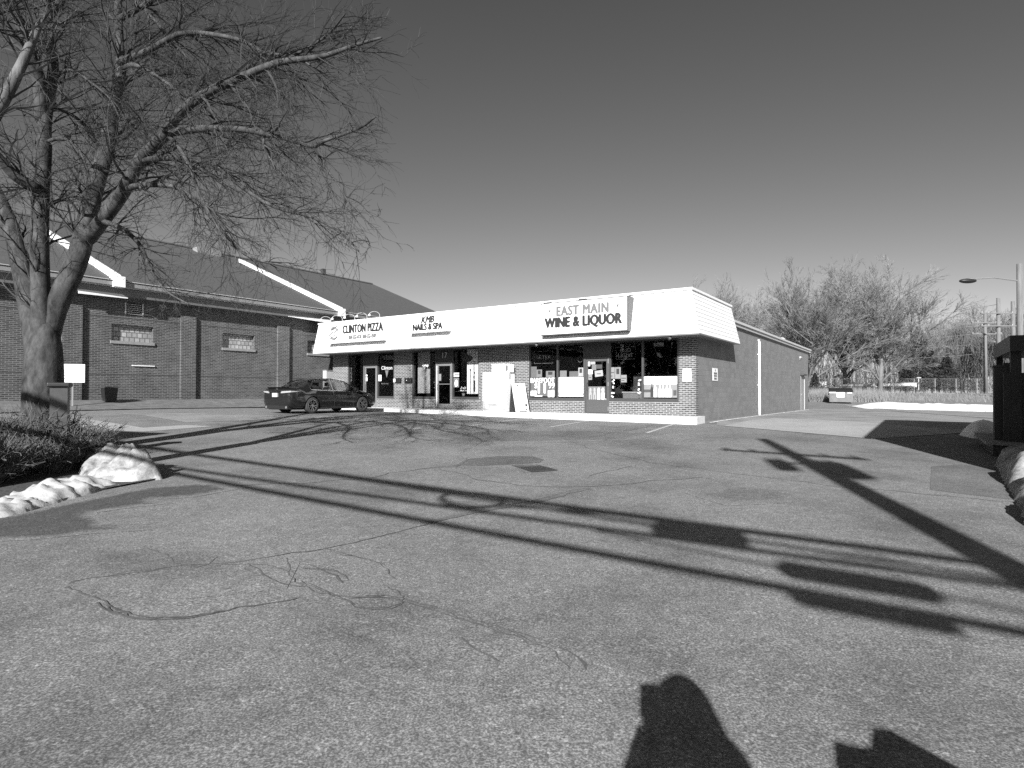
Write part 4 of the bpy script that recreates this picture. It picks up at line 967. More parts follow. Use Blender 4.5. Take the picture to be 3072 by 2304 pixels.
# ------------------------------------------------------------------ snow
def snow(name, label, pts_w, hgt, m=M_SNOW, group=None, res=.12, seed=0, rough=.35, kind=None):
    """mound over a closed outline, rounded towards its middle"""
    xs_ = [p[0] for p in pts_w]; ys_ = [p[1] for p in pts_w]
    def inside(x, y):
        c = False; n = len(pts_w)
        for i in range(n):
            x1, y1 = pts_w[i]; x2, y2 = pts_w[(i + 1) % n]
            if (y1 > y) != (y2 > y) and x < (x2 - x1) * (y - y1) / (y2 - y1) + x1: c = not c
        return c
    def edge(x, y):
        best = 9e9; n = len(pts_w)
        for i in range(n):
            a = Vector(pts_w[i]); b = Vector(pts_w[(i + 1) % n]); p = Vector((x, y)); ab = b - a
            t = max(0, min(1, (p - a).dot(ab) / max(1e-9, ab.dot(ab)))); best = min(best, (p - a - ab * t).length)
        return best
    x0, x1, y0, y1 = min(xs_) - res, max(xs_) + res, min(ys_) - res, max(ys_) + res
    nx, ny = int((x1 - x0) / res) + 2, int((y1 - y0) / res) + 2
    grid = {}; mb = MB()
    wmax = 0
    dist = {}
    for j in range(ny):
        for i in range(nx):
            x, y = x0 + i * res, y0 + j * res; d_ = edge(x, y) * (1 if inside(x, y) else -1); dist[i, j] = d_; wmax = max(wmax, d_)
    for j in range(ny):
        for i in range(nx):
            d_ = dist[i, j]
            if d_ < -res * 1.2: continue
            x, y = x0 + i * res, y0 + j * res
            k = max(0, d_) / wmax; hh_ = hgt * math.sqrt(max(0, 1 - (1 - k) ** 2))
            nn = noise.fractal((x * 1.6 + seed, y * 1.6, seed), 1.0, 2.0, 5)
            hh_ *= 1 + rough * nn * 1.6; hh_ += rough * (.10 * noise.noise((x * 6, y * 6, seed)) + .05 * noise.noise((x * 15, y * 15, seed))) * (1 if d_ > 0 else 0)
            z = g(x, y) + (hh_ if d_ > 0 else -.06)
            grid[i, j] = len(mb.v); mb.v.append((x, y, z))
    for (i, j) in list(grid):
        q = [(i, j), (i + 1, j), (i + 1, j + 1), (i, j + 1)]
        if all(k in grid for k in q): mb.f.append(tuple(grid[k] for k in q))
    o = mb.build(name, m, smooth=True, fix=False)
    if kind: tag(o, label, kind=kind)
    else: tag(o, label, 'snow', group)
    return o
def gps(*p): return [xy(gp(*q)) for q in p]
snow('snow_pile', 'lumpy dirty snow pile at the front corner of the planting bed', gps((236, 1412), (262, 1400), (350, 1392), (430, 1412), (490, 1440), (400, 1448), (300, 1446), (240, 1436)), .31, M_DSNOW, res=.05, seed=2, rough=.75)
snow('snow_pile', 'long low snow ridge along the near edge of the planting bed', gps((-60, 1570), (60, 1545), (180, 1508), (300, 1474), (430, 1446), (470, 1442), (400, 1436), (250, 1440), (150, 1462), (40, 1490), (-60, 1535)), .13, M_SNOWB, res=.05, seed=5, rough=.7)
GSN = 'snow patches along the left curb'
for i, (q, h_, lab) in enumerate((([(190, 1230), (260, 1229), (330, 1225), (326, 1219), (240, 1214), (188, 1217)], .16, 'largest snow patch at the left curb beside the white notice'),
    ([(412, 1228), (455, 1229), (502, 1226), (470, 1219), (430, 1219)], .13, 'second snow patch along the left curb, near the trash bin'),
    ([(660, 1228), (700, 1229), (742, 1226), (720, 1221), (680, 1220)], .12, 'snow patch along the left curb in front of the third brick pier'),
    ([(765, 1227), (800, 1229), (826, 1226), (800, 1221)], .10, 'small snow patch behind the rear of the parked car'),
    ([(570, 1227), (592, 1228), (600, 1225), (580, 1223)], .08, 'tiny round snow patch midway along the left curb'))):
    snow('snow_patch', lab, gps(*q), h_, M_SNOW, GSN, res=.12, seed=i)
snow('snow_bank', 'long white snow bank along the far edge of the side lot', gps((2560, 1219), (2600, 1226), (2640, 1225.5), (2700, 1229), (2800, 1231), (2900, 1234), (3060, 1238), (3060, 1226), (2900, 1222), (2800, 1219), (2700, 1213), (2640, 1210.5), (2600, 1212)), .3, M_SNOW, res=.5, seed=4, rough=.3)
snow('snow_mound', 'shaded round snow mound beside the dark porch', gps((2880, 1306), (2920, 1316), (2990, 1316), (3010, 1300), (2960, 1285), (2900, 1290)), .32, M_SNOW, res=.12, seed=9, rough=.15)
snow('snow_heap', 'dirty snow heap at the lower right edge of the lot', gps((2988, 1396), (3010, 1440), (3040, 1490), (3072, 1560), (3120, 1640), (3260, 1640), (3260, 1400), (3060, 1394)), .35, M_DSNOW, res=.08, seed=12, rough=.5)

# ------------------------------------------------------------------ planting bed with brush at the left
bedp = gps((-40, 1560), (110, 1525), (300, 1474), (470, 1441), (440, 1410), (350, 1375), (300, 1330), (270, 1300)) + [(-13.0, 16.8), (-18, 13), (-12, 4.5)]
sheet('planting_bed', bedp, .03, M_MULCH, step=.5)
rs = random.Random(11)
def brush(label, x, y, r, h, n, seed, m=M_SHRUB):
    q = random.Random(seed); root = thing('brush_shrub', label, 'shrub', (x, y, g(x, y)), 0, 'tangled leafless shrubs in the planting bed')
    mb = MB()
    for i in range(n):
        a = q.uniform(0, 2 * PI); rr_ = r * math.sqrt(q.random()) * .5; p = Vector((rr_ * math.cos(a), rr_ * math.sin(a), 0)); d = Vector((math.cos(a) * q.uniform(.1, .9), math.sin(a) * q.uniform(.1, .9), 1)).normalized()
        L = h * q.uniform(.5, 1.15); pts = [p.copy()]
        for k in range(5):
            p = p + d * L / 5; d = (d + Vector((q.uniform(-.35, .35), q.uniform(-.35, .35), q.uniform(-.35, .05)))).normalized(); pts.append(p.copy())
        w = q.uniform(.006, .014)
        mb.tube(pts, [w * (1 - .13 * k) for k in range(6)], 3, False)
        for k in range(2, 5):
            e = pts[k] + Vector((q.uniform(-1, 1), q.uniform(-1, 1), q.uniform(-.2, .9))) * .14; mb.tube([pts[k], e], [w * .6, w * .3], 3, False)
            if q.random() < .5:
                c_ = e; s_ = q.uniform(.02, .04); dv = Vector((q.uniform(-1, 1), q.uniform(-1, 1), q.uniform(-1, 1))) * s_; ev = Vector((q.uniform(-1, 1), q.uniform(-1, 1), q.uniform(-1, 1))) * s_
                mb.add([c_, c_ + dv, c_ + dv + ev, c_ + ev], [(0, 1, 2, 3)])
    mb.build('stems', m, root, fix=False); return root
brush('tall dark tangled shrub at the foot of the big tree', -8.9, 10.6, 1.0, 1.05, 420, 1)
brush('dark shrub behind the snow pile', -7.9, 10.8, .8, .8, 330, 2)
brush('low shrub at the left edge of the photo, nearest the street', -7.6, 8.3, .9, .75, 330, 3)
brush('tangled shrub between the trunk and the snow pile', -7.4, 9.5, .8, .62, 330, 4)
brush('shrub at the far end of the planting bed', -9.9, 12.6, .9, .8, 300, 5)
brush('shrub in front of the trunk at the left edge', -9.0, 9.3, .9, .9, 330, 6)

# ------------------------------------------------------------------ trees
class Tree:
    def __init__(s, seed): s.q = random.Random(seed); s.big = MB(); s.tw = MB()
    def limb(s, pts, r0, r1, n=8):
        k = len(pts); s.big.tube(pts, [r0 + (r1 - r0) * i / (k - 1) for i in range(k)], n)
    def grow(s, p, d, L, r, lev, droop=.0, wig=.25, spread=(.35, .95), nch=(3, 6), minr=.004, segs=5, up=0.0):
        q = s.q; pts = [p.copy()]; dirs = [d.copy()]
        for i in range(segs):
            p = p + d * (L / segs)
            d = (d + Vector((q.uniform(-wig, wig), q.uniform(-wig, wig), q.uniform(-wig, wig) - droop + up))).normalized()
            pts.append(p.copy()); dirs.append(d.copy())
        rr_ = [max(minr * .6, r * (1 - .75 * i / segs)) for i in range(segs + 1)]
        (s.big if r > .03 else s.tw).tube(pts, rr_, 6 if r > .03 else 3, False)
        if lev <= 0: return
        for c in range(q.randint(*nch)):
            i = q.randint(1, segs); f = i / segs
            ax = dirs[i].orthogonal().normalized(); ax.rotate(Matrix.Rotation(q.uniform(0, 2 * PI), 3, dirs[i]))
            nd = (dirs[i] * math.cos(q.uniform(*spread)) + ax * math.sin(q.uniform(*spread))).normalized()
            s.grow(pts[i], nd, L * q.uniform(.42, .72) * (1.15 - .4 * f), max(minr, rr_[i] * .6), lev - 1, droop, wig, spread, nch, minr, max(3, segs - 1), up)
def smooth_pts(pts, n=4):
    out = []; P = [pts[0]] + pts + [pts[-1]]
    for i in range(1, len(P) - 2):
        for k in range(n):
            t = k / n; a, b, c, d = P[i - 1], P[i], P[i + 1], P[i + 2]
            out.append(.5 * ((2 * b) + (c - a) * t + (2 * a - 5 * b + 4 * c - d) * t * t + (3 * b - a - 3 * c + d) * t ** 3))
    out.append(P[-2]); return out
TZ = .5667
TD = 11.4
T1 = Tree(4)
def lpx(pts, y0, y1, sc=TZ):
    n = len(pts); return [atd(u * sc, v * sc, y0 + (y1 - y0) * i / (n - 1)) for i, (u, v) in enumerate(pts)]
base = Vector((-8.93, TD, g(-8.9, TD) - .1))
trunk = [base, atd(128, 1270, TD), atd(130, 1150, TD), atd(132, 1050, TD), atd(137, 985, TD), atd(142, 925, TD)]
T1.big.tube(smooth_pts(trunk, 3), [.54, .44, .38, .345, .335, .33, .325, .32, .31, .295, .27, .24, .20, .15, .10, .05], 18)
LIMBS = [  # pixel notes, start depth, end depth, radii
    ([(225, 1990), (240, 1840), (290, 1640), (400, 1400), (455, 1200), (500, 1000), (560, 800), (590, 650), (615, 500), (640, 380), (632, 200), (625, -60), (640, -400)], 0, .5, .235, .06),
    ([(228, 1990), (222, 1800), (215, 1560), (210, 1250), (220, 1000), (235, 800), (238, 650), (262, 500), (285, 350), (262, 150), (250, -60), (240, -400)], 0, -.4, .19, .05),
    ([(205, 1990), (190, 1800), (150, 1600), (105, 1380), (50, 1180), (-40, 980), (-200, 700)], .0, .6, .22, .12),
    ([(212, 1060), (190, 1000), (80, 930), (-40, 800), (-200, 700)], -.0, -1.2, .14, .07),
    ([(228, 640), (210, 440), (160, 290), (105, 130), (50, -30), (-20, -250)], -.2, -1.4, .14, .07),
    ([(470, 1260), (540, 1170), (650, 1020), (740, 850), (870, 715), (950, 600), (1100, 490), (1300, 400), (1480, 330), (1700, 300), (1880, 240), (2020, 200)], .0, -3.5, .15, .018),
    ([(885, 705), (960, 695), (1060, 682), (1200, 680), (1320, 692), (1500, 730), (1650, 775), (1720, 745), (1900, 680), (1985, 620)], -1.27, -3.7, .075, .014),
    ([(740, 850), (860, 838), (985, 842), (1150, 880), (1280, 990), (1450, 1095), (1650, 1150), (1800, 1230), (1900, 1330)], -.95, -3.3, .06, .012),
    ([(655, 1010), (720, 985), (820, 978), (950, 1000), (1080, 1110), (1200, 1250), (1300, 1350), (1450, 1400)], -.62, -2.9, .065, .012),
    ([(540, 1170), (600, 1190), (670, 1225), (750, 1310), (800, 1430), (880, 1540), (1000, 1610)], -.32, -2.5, .06, .012),
    ([(640, 370), (700, 345), (770, 370), (900, 450), (1000, 540), (1150, 640), (1260, 760)], .3, -1.9, .06, .014),
    ([(630, 330), (780, 270), (950, 180), (1100, 180), (1280, 215), (1400, 280), (1550, 300), (1700, 380)], .3, -2.6, .07, .014),
    ([(700, -20), (820, 110), (920, 220), (1000, 320), (1060, 430)], .4, .2, .05, .015),
    ([(232, 600), (300, 580), (400, 620), (490, 710), (525, 840)], -.2, .8, .05, .015),
    ([(280, 420), (340, 375), (400, 375), (480, 435), (580, 520), (640, 640)], -.2, -1.2, .05, .012),
    ([(235, 760), (300, 735), (390, 755), (450, 860), (480, 960)], -.2, -1.0, .045, .012),
    ([(1480, 330), (1600, 270), (1740, 180), (1830, 70)], -2.5, -3.0, .03, .010),
    ([(885, 710), (960, 800), (1010, 900), (1050, 1010), (1100, 1110), (1180, 1250)], -1.27, -2.8, .045, .012),
    ([(1400, 720), (1400, 790), (1480, 900), (1600, 1000)], -2.35, -3.2, .022, .008),
    ([(1660, 775), (1720, 880), (1790, 980), (1850, 1080)], -2.9, -3.6, .022, .008),
    ([(630, 100), (760, 30), (900, -60), (1050, -200)], .3, -1.0, .07, .03),
    ([(250, 100), (330, -20), (420, -200)], -.2, .8, .08, .04),
    ([(470, 1100), (420, 1000), (340, 960), (270, 960)], .2, 1.5, .04, .012),
]
q = T1.q
for pts, o0, o1, r0, r1 in LIMBS:
    w = smooth_pts(lpx(pts, TD + o0, TD + o1), 4); n = len(w)
    T1.limb(w, r0 * (1.0 if r0 > .18 else .92), r1 * .8, 9 if r0 > .1 else 6)
    L = sum((w[i + 1] - w[i]).length for i in range(n - 1))
    cnt = int(L * 4.0)
    for c in range(int(L * (1.5 if r0 > .1 else 1.7))):
        f = q.uniform(.2, .85); i = min(n - 2, int(f * (n - 1))); t = (w[i + 1] - w[i]).normalized()
        if w[i].z < 3.9 or w[i].x > -2.7: continue
        d = (t * .8 + Vector((q.uniform(-.2, .7), q.uniform(-.6, .6), q.uniform(-.3, .45)))).normalized()
        T1.grow(w[i].copy(), d, q.uniform(1.2, 2.2) * (w[i].y / TD) ** 1.3, q.uniform(.013, .021) * w[i].y / TD, 2, droop=.05, wig=.24, spread=(.45, .95), nch=(6, 8), minr=.0031, segs=9)
    for c in range(cnt):
        f = q.uniform(.12 if r0 > .2 else .15, 1.0); i = min(n - 2, int(f * (n - 1))); r = r0 + (r1 - r0) * f
        t = (w[i + 1] - w[i]).normalized()
        if r0 > .2 and w[i].z < 4.1: continue
        ax = t.orthogonal().normalized(); ax.rotate(Matrix.Rotation(q.uniform(0, 2 * PI), 3, t))
        d = (t * .8 + ax * .75 + Vector((.16, 0, .0))).normalized()
        big = r0 > .1
        T1.grow(w[i].copy(), d, (q.uniform(.9, 2.0) if big else q.uniform(.6, 1.4)) * (w[i].y / TD) ** 1.3 * (.8 if f > .85 else 1), min(.028, max(.008, r * .4)), 2, droop=.05, wig=.26, spread=(.35, .85), nch=(4, 5), minr=.0031, segs=6)
def fin_tree(T, name, label, loc_note, mb_bark, mb_twig, loc=(0, 0, 0)):
    r = thing(name, label, 'tree', loc)
    off = Vector(loc)
    for mbx in (T.big, T.tw): mbx.v = [(p[0] - off.x, p[1] - off.y, p[2] - off.z) for p in mbx.v]
    T.big.build('trunk', mb_bark, r, smooth=True, fix=False); T.tw.build('crown', mb_twig, r, fix=False); return r
fin_tree(T1, 'bare_tree', 'large leafless tree with a forked mottled trunk at the left', 0, M_LIMB, M_TWIG, loc=tuple(base))
# second, slimmer tree just outside the left edge; its shadow lies on the lot
T2 = Tree(9); b2 = Vector((-7.35, 7.4, g(-7.4, 7.4) - .1))
st = [b2, b2 + Vector((.0, 0, 1.6)), b2 + Vector((.05, .05, 3.3))]
T2.big.tube(smooth_pts(st, 3), [.30, .25, .23, .22, .22, .22, .22][:7], 10)
for dx, dy, hh_ in ((.9, .6, 3.2), (-1.3, -.3, 3.6), (-.2, 1.2, 3.8), (.1, -.8, 3.4)):
    a = st[-1]; w = smooth_pts([a, a + Vector((dx * .35, dy * .3, hh_ * .35)), a + Vector((dx * .75, dy * .7, hh_ * .7)), a + Vector((dx, dy, hh_))], 4); T2.limb(w, .13, .04, 7)
    for c in range(14):
        i = T2.q.randint(3, len(w) - 2); t = (w[i + 1] - w[i]).normalized(); ax = t.orthogonal().normalized(); ax.rotate(Matrix.Rotation(T2.q.uniform(0, 6.3), 3, t))
        T2.grow(w[i].copy(), (t + ax).normalized(), T2.q.uniform(.6, 1.1), .02, 2, droop=.05, minr=.005)
fin_tree(T2, 'bare_tree', 'slim leafless tree just beyond the left edge of the photo', 0, M_BARK, M_TWIG, loc=tuple(b2))
# unknown caster beyond the left edge: added panel set square to the sun
def shadow_panel(label, x, y, w, z0, z1):
    r = thing('shadow_panel', label, 'sign', (x, y, g(x, y)), -SUN_AZ)  # added shadow caster, not a known sign
    o = MB().box(-w / 2, w / 2, -.05, .05, z0, z1).build('panel', M_GREY, r); bevel(o, .04, 2)
    for sx_ in (-1, 1): MB().cyl((sx_ * w * .3, 0, -.2), (0, 0, 1), .06, z0 + .3, 10).build('post', M_METAL, r)
    MB().box(-w / 2 + .08, w / 2 - .08, -.056, -.051, z0 + .08, z1 - .08).build('face', M_LGREY, r)
shadow_panel('wide unseen panel beyond the left edge, added to cast the broad shadow behind the snow pile', -10.75, 10.6, 1.75, 1.0, 2.6)
# ---- far trees
def far_tree(seed, H, spread, minr):
    T = Tree(seed); q = T.q
    T.big.tube([Vector((0, 0, -.5)), Vector((.1, 0, H * .12)), Vector((q.uniform(-.3, .3), 0, H * .3))], [H * .020, H * .016, H * .012], 8)
    def rec(p, d, L, r, lev):
        if lev == 0:
            w = d.orthogonal().normalized() * minr * 1.3; e = p + d * L; T.tw.add([p - w, p + w, e], [(0, 1, 2)]); return
        pts = [p.copy()]; ds = []; n = 4
        for i in range(n):
            d = (d + Vector((q.uniform(-.13, .13), q.uniform(-.13, .13), q.uniform(-.08, .14)))).normalized(); p = p + d * (L / n); pts.append(p.copy()); ds.append(d.copy())
        (T.big if lev >= 4 else T.tw).tube(pts, [max(minr, r * (1 - .7 * i / n)) for i in range(n + 1)], 5 if lev >= 4 else 3, False)
        for c in range(q.randint(5, 8) if lev < 4 else q.randint(7, 9)):
            i = q.randint(1, n); a = q.uniform(.25, .72); ax = ds[i - 1].orthogonal().normalized(); ax.rotate(Matrix.Rotation(q.uniform(0, 2 * PI), 3, ds[i - 1]))
            rec(pts[i], (ds[i - 1] * math.cos(a) + ax * math.sin(a)).normalized(), L * q.uniform(.38, .62), max(minr, r * .5), lev - 1)
    for k in range(13):
        a = 2 * PI * k / 13 + q.uniform(-.3, .3); el = q.uniform(.05, .95) * spread
        rec(Vector((0, 0, H * q.uniform(.06, .24))), Vector((math.cos(a) * el, math.sin(a) * el, 1)).normalized(), H * q.uniform(.40, .50), H * .008, 4)
    return T.big.mesh('far_trunk', True, False), T.tw.mesh('far_crown', False, False)
FT = [far_tree(21, 17, 1.1, .014), far_tree(22, 17, .75, .014), far_tree(23, 17, .95, .014)]
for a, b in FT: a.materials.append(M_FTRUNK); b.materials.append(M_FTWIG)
def place_far(u, y, sc, var, rz, label):
    p = atd(u, 1177, y); x = p.x; z = g(x, y)
    r = thing('bare_tree', label, 'tree', (x, y, z), rz, 'leafless trees beyond the side lot'); r.scale = (sc * .95, sc * .95, sc * FS)
    for nm, me in (('trunk', FT[var][0]), ('crown', FT[var][1])):
        o = D.objects.new(nm, me); COL.objects.link(o); o.parent = r
FS = .90
FAR = [(2165, 76, .88, 1, .3, 'leafless tree showing just above the right end of the white fascia'), (2250, 88, .92, 0, 2.1, 'low leafless tree above the side wall of the shops, half hidden by the roof'),
       (2425, 72, 1.0, 0, 1.0, 'broad leafless tree just right of the side wall of the shops'), (2535, 84, 1.12, 1, 4.0, 'leafless tree between the two broad crowns, behind the dumpster'),
       (2640, 74, 1.0, 2, 5.0, 'broad leafless tree in the centre right, above the stored boats'), (2330, 95, 1.0, 2, 3.3, 'leafless tree far back above the rear end of the shop roof'),
       (2750, 105, .68, 0, .7, 'lower leafless tree behind the left evergreen'), (2860, 112, .86, 1, 1.9, 'hazy leafless tree behind the chain-link fence'), (2950, 108, .98, 2, 2.6, 'tall hazy leafless tree behind the wooden utility poles'),
       (3040, 100, 1.02, 0, 3.9, 'leafless tree rising behind the porch at the right edge'), (2795, 125, .8, 2, .2, 'distant leafless tree between the two evergreens')]
for f in FAR: place_far(*f)
# evergreens
def conifer(seed, H, R, blobby=False):
    q = random.Random(seed); mb = MB()
    for i in range(5200):
        f = q.random() ** .8; z = H * (.06 + .94 * f); rmax = R * (1 - f) ** .75 * (1 + .35 * noise.noise((f * 7, seed, 0)))
        a = q.uniform(0, 2 * PI); rr_ = rmax * math.sqrt(q.random()) * (1 + .35 * noise.noise((math.cos(a) * 2, math.sin(a) * 2, z * .8 + seed)))
        c = Vector((rr_ * math.cos(a), rr_ * math.sin(a), z)); s_ = q.uniform(.12, .34)
        u = Vector((math.cos(a), math.sin(a), q.uniform(-.6, .1))) * s_; w = Vector((q.uniform(-1, 1), q.uniform(-1, 1), q.uniform(-.4, .4))) * s_ * .5
        mb.add([c - u - w, c + u * .2 - w * .6, c + u, c - u * .2 + w], [(0, 1, 2, 3)])
    t = MB().tube([(0, 0, -.4), (0, 0, H * .8)], [.22, .04], 7); return t.mesh('t', False, False), mb.mesh('c', False, False)
CT = [conifer(31, 9.5, 3.0), conifer(32, 7, 2.6)]
for a, b in CT: a.materials.append(M_FTRUNK); b.materials.append(M_CONIF)
for u, y, sc, k, rz, lab in ((2755, 86, 1.0, 0, .4, 'tall dark evergreen left of the fence, highest of the evergreens'), (2725, 83, .62, 1, 2.0, 'short dark evergreen at the left foot of the tall one'), (2840, 88, .8, 1, 1.0, 'dark evergreen behind the chain-link fence'), (2905, 92, .75, 0, 3.0, 'dark evergreen just left of the wooden poles'), (2445, 64, .36, 1, 1.4, 'small dark evergreen bush at the foot of the side wall end'), (2795, 90, .7, 0, 5.0, 'evergreen between the tall one and the fence posts')):
    x = atd(u, 1177, y).x; r = thing('evergreen_tree', lab, 'evergreen', (x, y, g(x, y)), rz, 'evergreens beyond the side lot'); r.scale = (sc, sc, sc)
    for nm, me in (('trunk', CT[k][0]), ('crown', CT[k][1])):
        o = D.objects.new(nm, me); COL.objects.link(o); o.parent = r
# far-off wood closing the horizon
q = random.Random(77); mb = MB()
for i in range(60000):
    a = rad(q.uniform(5, 52)); dd = q.uniform(112, 165); x, y = dd * math.sin(a), dd * math.cos(a); top = 11 + 3.5 * noise.noise((a * 9, 0, 0)) + 2 * noise.noise((a * 31, 0, 5))
    z = g(x, y) + top * q.random() ** 1.1; h_ = q.uniform(.6, 2.0); w_ = q.uniform(.03, .08)
    dxv = q.uniform(-.45, .45) * h_; mb.add([(x, y, z), (x + w_, y, z), (x + dxv, y, z + h_)], [(0, 1, 2)])
for i in range(260):
    a = rad(q.uniform(-12, 52)); dd = q.uniform(125, 160); x, y = dd * math.sin(a), dd * math.cos(a); mb.tube([(x, y, 0), (x + q.uniform(-.5, .5), y, q.uniform(6, 10))], [.2, .06], 4, False)
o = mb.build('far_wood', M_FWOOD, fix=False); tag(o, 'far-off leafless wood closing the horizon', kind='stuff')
# dry weeds behind the dumpster and on the slope
q = random.Random(5); mb = MB()
for i in range(5200):
    u = q.choice((q.uniform(2428, 2490), q.uniform(2428, 2600), q.uniform(2550, 2660), q.uniform(2600, 3000))); y = q.uniform(56, 63) if u < 2660 else q.uniform(56, 76)
    x = atd(u, 1177, y).x; h_ = q.uniform(.3, 1.3) * (1 if u < 2660 else .4); a = q.uniform(-.4, .4); mb.add([(x, y, g(x, y)), (x + .035, y, g(x, y)), (x + a * h_, y + .1, g(x, y) + h_)], [(0, 1, 2)])
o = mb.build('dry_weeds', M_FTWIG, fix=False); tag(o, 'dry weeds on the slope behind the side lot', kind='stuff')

# ------------------------------------------------------------------ parked car
def car():
    r = thing('parked_car', 'dark sedan parked nose-in at the left end of the shops', 'car', (0, 0, 0), 0)
    # stations x from rear; values: zb, w, zlow.. ; rows of half section
    ST = [(0.00, .40, .66, .55, .70, .60, .86, .56, .88, .88), (.05, .30, .80, .52, .72, .76, .94, .70, .965, .97), (.16, .24, .87, .50, .74, .83, .985, .74, 1.025, 1.045),
          (.45, .21, .905, .50, .74, .86, .98, .74, 1.04, 1.07), (.78, .20, .915, .50, .75, .865, .97, .71, 1.085, 1.11), (1.05, .20, .915, .50, .75, .86, .975, .66, 1.245, 1.265),
          (1.35, .20, .912, .50, .75, .855, .965, .60, 1.355, 1.385), (1.70, .19, .910, .50, .75, .85, .955, .585, 1.42, 1.45), (2.10, .19, .910, .50, .75, .85, .945, .585, 1.445, 1.475),
          (2.20, .19, .910, .50, .75, .85, .943, .585, 1.447, 1.477), (2.30, .19, .910, .50, .75, .85, .940, .585, 1.447, 1.477), (2.65, .19, .910, .50, .75, .85, .93, .58, 1.425, 1.46),
          (3.00, .19, .910, .50, .75, .85, .92, .565, 1.365, 1.405), (3.35, .19, .910, .50, .74, .85, .91, .60, 1.20, 1.24), (3.62, .20, .908, .50, .73, .85, .90, .66, 1.045, 1.075),
          (3.78, .20, .906, .50, .73, .84, .89, .70, .965, .99), (4.1, .21, .90, .50, .71, .82, .85, .62, .92, .945), (4.45, .22, .885, .48, .68, .79, .79, .58, .85, .875),
          (4.70, .24, .84, .46, .64, .72, .73, .50, .76, .785), (4.82, .28, .74, .44, .58, .62, .64, .44, .66, .68), (4.87, .34, .60, .42, .52, .5, .55, .36, .57, .58)]
    def sect(s):
        x, zb, w, zl, zm, yb, zbt, yt, zt, ztc = s
        h = [(0, zb), (w * .80, zb), (w * .96, zb + .10), (w, zl), (w * .995, zm), (yb, zbt), (yt, zt), (yt * .62, ztc - .012), (0, ztc)]
        full = [(-y, z) for y, z in h[::-1][:-1]] + h if False else h
        L = [(x, y, z) for y, z in h]; Rr = [(x, -y, z) for y, z in h[1:-1]][::-1]
        return L + Rr
    secs = [sect(s) for s in ST]; n = len(secs[0]); vs = [p for s in secs for p in s]; body = []; glass = []
    for i in range(len(ST) - 1):
        for j in range(n):
            k = (j + 1) % n; f = (i * n + j, i * n + k, (i + 1) * n + k, (i + 1) * n + j)
            row = j if j < 8 else (n - 1 - j)
            xa, xb = ST[i][0], ST[i + 1][0]
            isg = False
            if row == 5 and (1.04 <= xa and xb <= 3.63) and not (abs(xa - 2.10) < .11 or abs(xa - 2.2) < .05): isg = True
            if row in (6, 7) and ((.77 <= xa and xb <= 1.71) or (2.99 <= xa and xb <= 3.8)): isg = True
            (glass if isg else body).append(f)
    body.append(tuple(range(n - 1, -1, -1))); body.append(tuple(range((len(ST) - 1) * n, len(ST) * n)))
    bm_ = MB(); bm_.v = vs; bm_.f = body + glass
    me = bm_.mesh('b', True); ob = D.objects.new('tmp', me); COL.objects.link(ob)
    # wheel openings
    cut = MB()
    for x in (1.10, 3.88):
        for s_ in (-1, 1): cut.cyl((x, s_ * .62, .335), (0, s_, 0), .385, .6, 28)
    oc = cut.build('cut', M_BLACK); md = ob.modifiers.new('b', 'BOOLEAN'); md.operation = 'DIFFERENCE'; md.object = oc; md.solver = 'EXACT'
    dg = bpy.context.evaluated_depsgraph_get(); dg.update(); me2 = D.meshes.new_from_object(ob.evaluated_get(dg)); D.objects.remove(ob); D.objects.remove(oc)
    bm2 = bmesh.new(); bm2.from_mesh(me2)
    # drop the glass faces from the body shell, they are a part of their own
    key = []
    for f in glass:
        c = sum((Vector(vs[i]) for i in f), Vector()) / 4; key.append(c)
    kill = [f for f in bm2.faces if any((f.calc_center_median() - c).length < .02 for c in key)]
    bmesh.ops.delete(bm2, geom=kill, context='FACES'); bm2.to_mesh(me2); bm2.free()
    me2.materials.clear(); me2.materials.append(M_CAR)
    for p in me2.polygons: p.use_smooth = True
    bo = D.objects.new('body', me2); COL.objects.link(bo); bo.parent = r
    md = bo.modifiers.new('es', 'EDGE_SPLIT'); md.split_angle = rad(38)
    gm = MB(); gm.v = vs; gm.f = glass; gm.build('windows', M_CGLASS, r, smooth=True)
    # dark cabin: floor, seats
    MB().box(1.2, 3.6, -.8, .8, .3, .36).box(.9, 3.7, -.83, -.81, .36, .93).box(.9, 3.7, .81, .83, .36, .93).box(3.45, 3.75, -.78, .78, .6, .94).box(.5, 1.2, -.8, .8, .85, .95).build('cabin_lining', M_BLACK, r)
    for x, y in ((2.55, .38), (2.55, -.38), (1.45, .38), (1.45, -.38)):
        s_ = MB().box(x, x + .5, y - .26, y + .26, .36, .58).hexa([(x - .04, y - .25, .5), (x + .12, y - .25, .5), (x + .12, y + .25, .5), (x - .04, y + .25, .5)], [(x - .26, y - .22, 1.1), (x - .14, y - .22, 1.1), (x - .14, y + .22, 1.1), (x - .26, y + .22, 1.1)]).box(x - .3, x - .18, y - .13, y + .13, 1.12, 1.29).build('seat', M_GREY if 0 else M_FRAME, r); bevel(s_, .03)
    # window trim (bright line), per side
    for s_ in (-1, 1):
        def P(x, yb, z): return (x, s_ * yb, z)
        up = [(s[0], s[7] + .006, s[8] + .004) for s in ST if 1.0 < s[0] < 3.7]; lo = [(s[0], s[5] + .008, s[6]) for s in ST if 1.0 < s[0] < 3.7][::-1]
        pts = [P(*p) for p in up] + [P(*p) for p in lo]; pts.append(pts[0]); MB().tube(pts, .012, 5, False).build('window_trim', M_CHROME, r)
        for x in (2.12, 2.16): pass
        MB().tube([P(2.2, .853, .946), P(2.2, .588, 1.45)], .025, 4).build('door_pillar', M_BLACK, r)
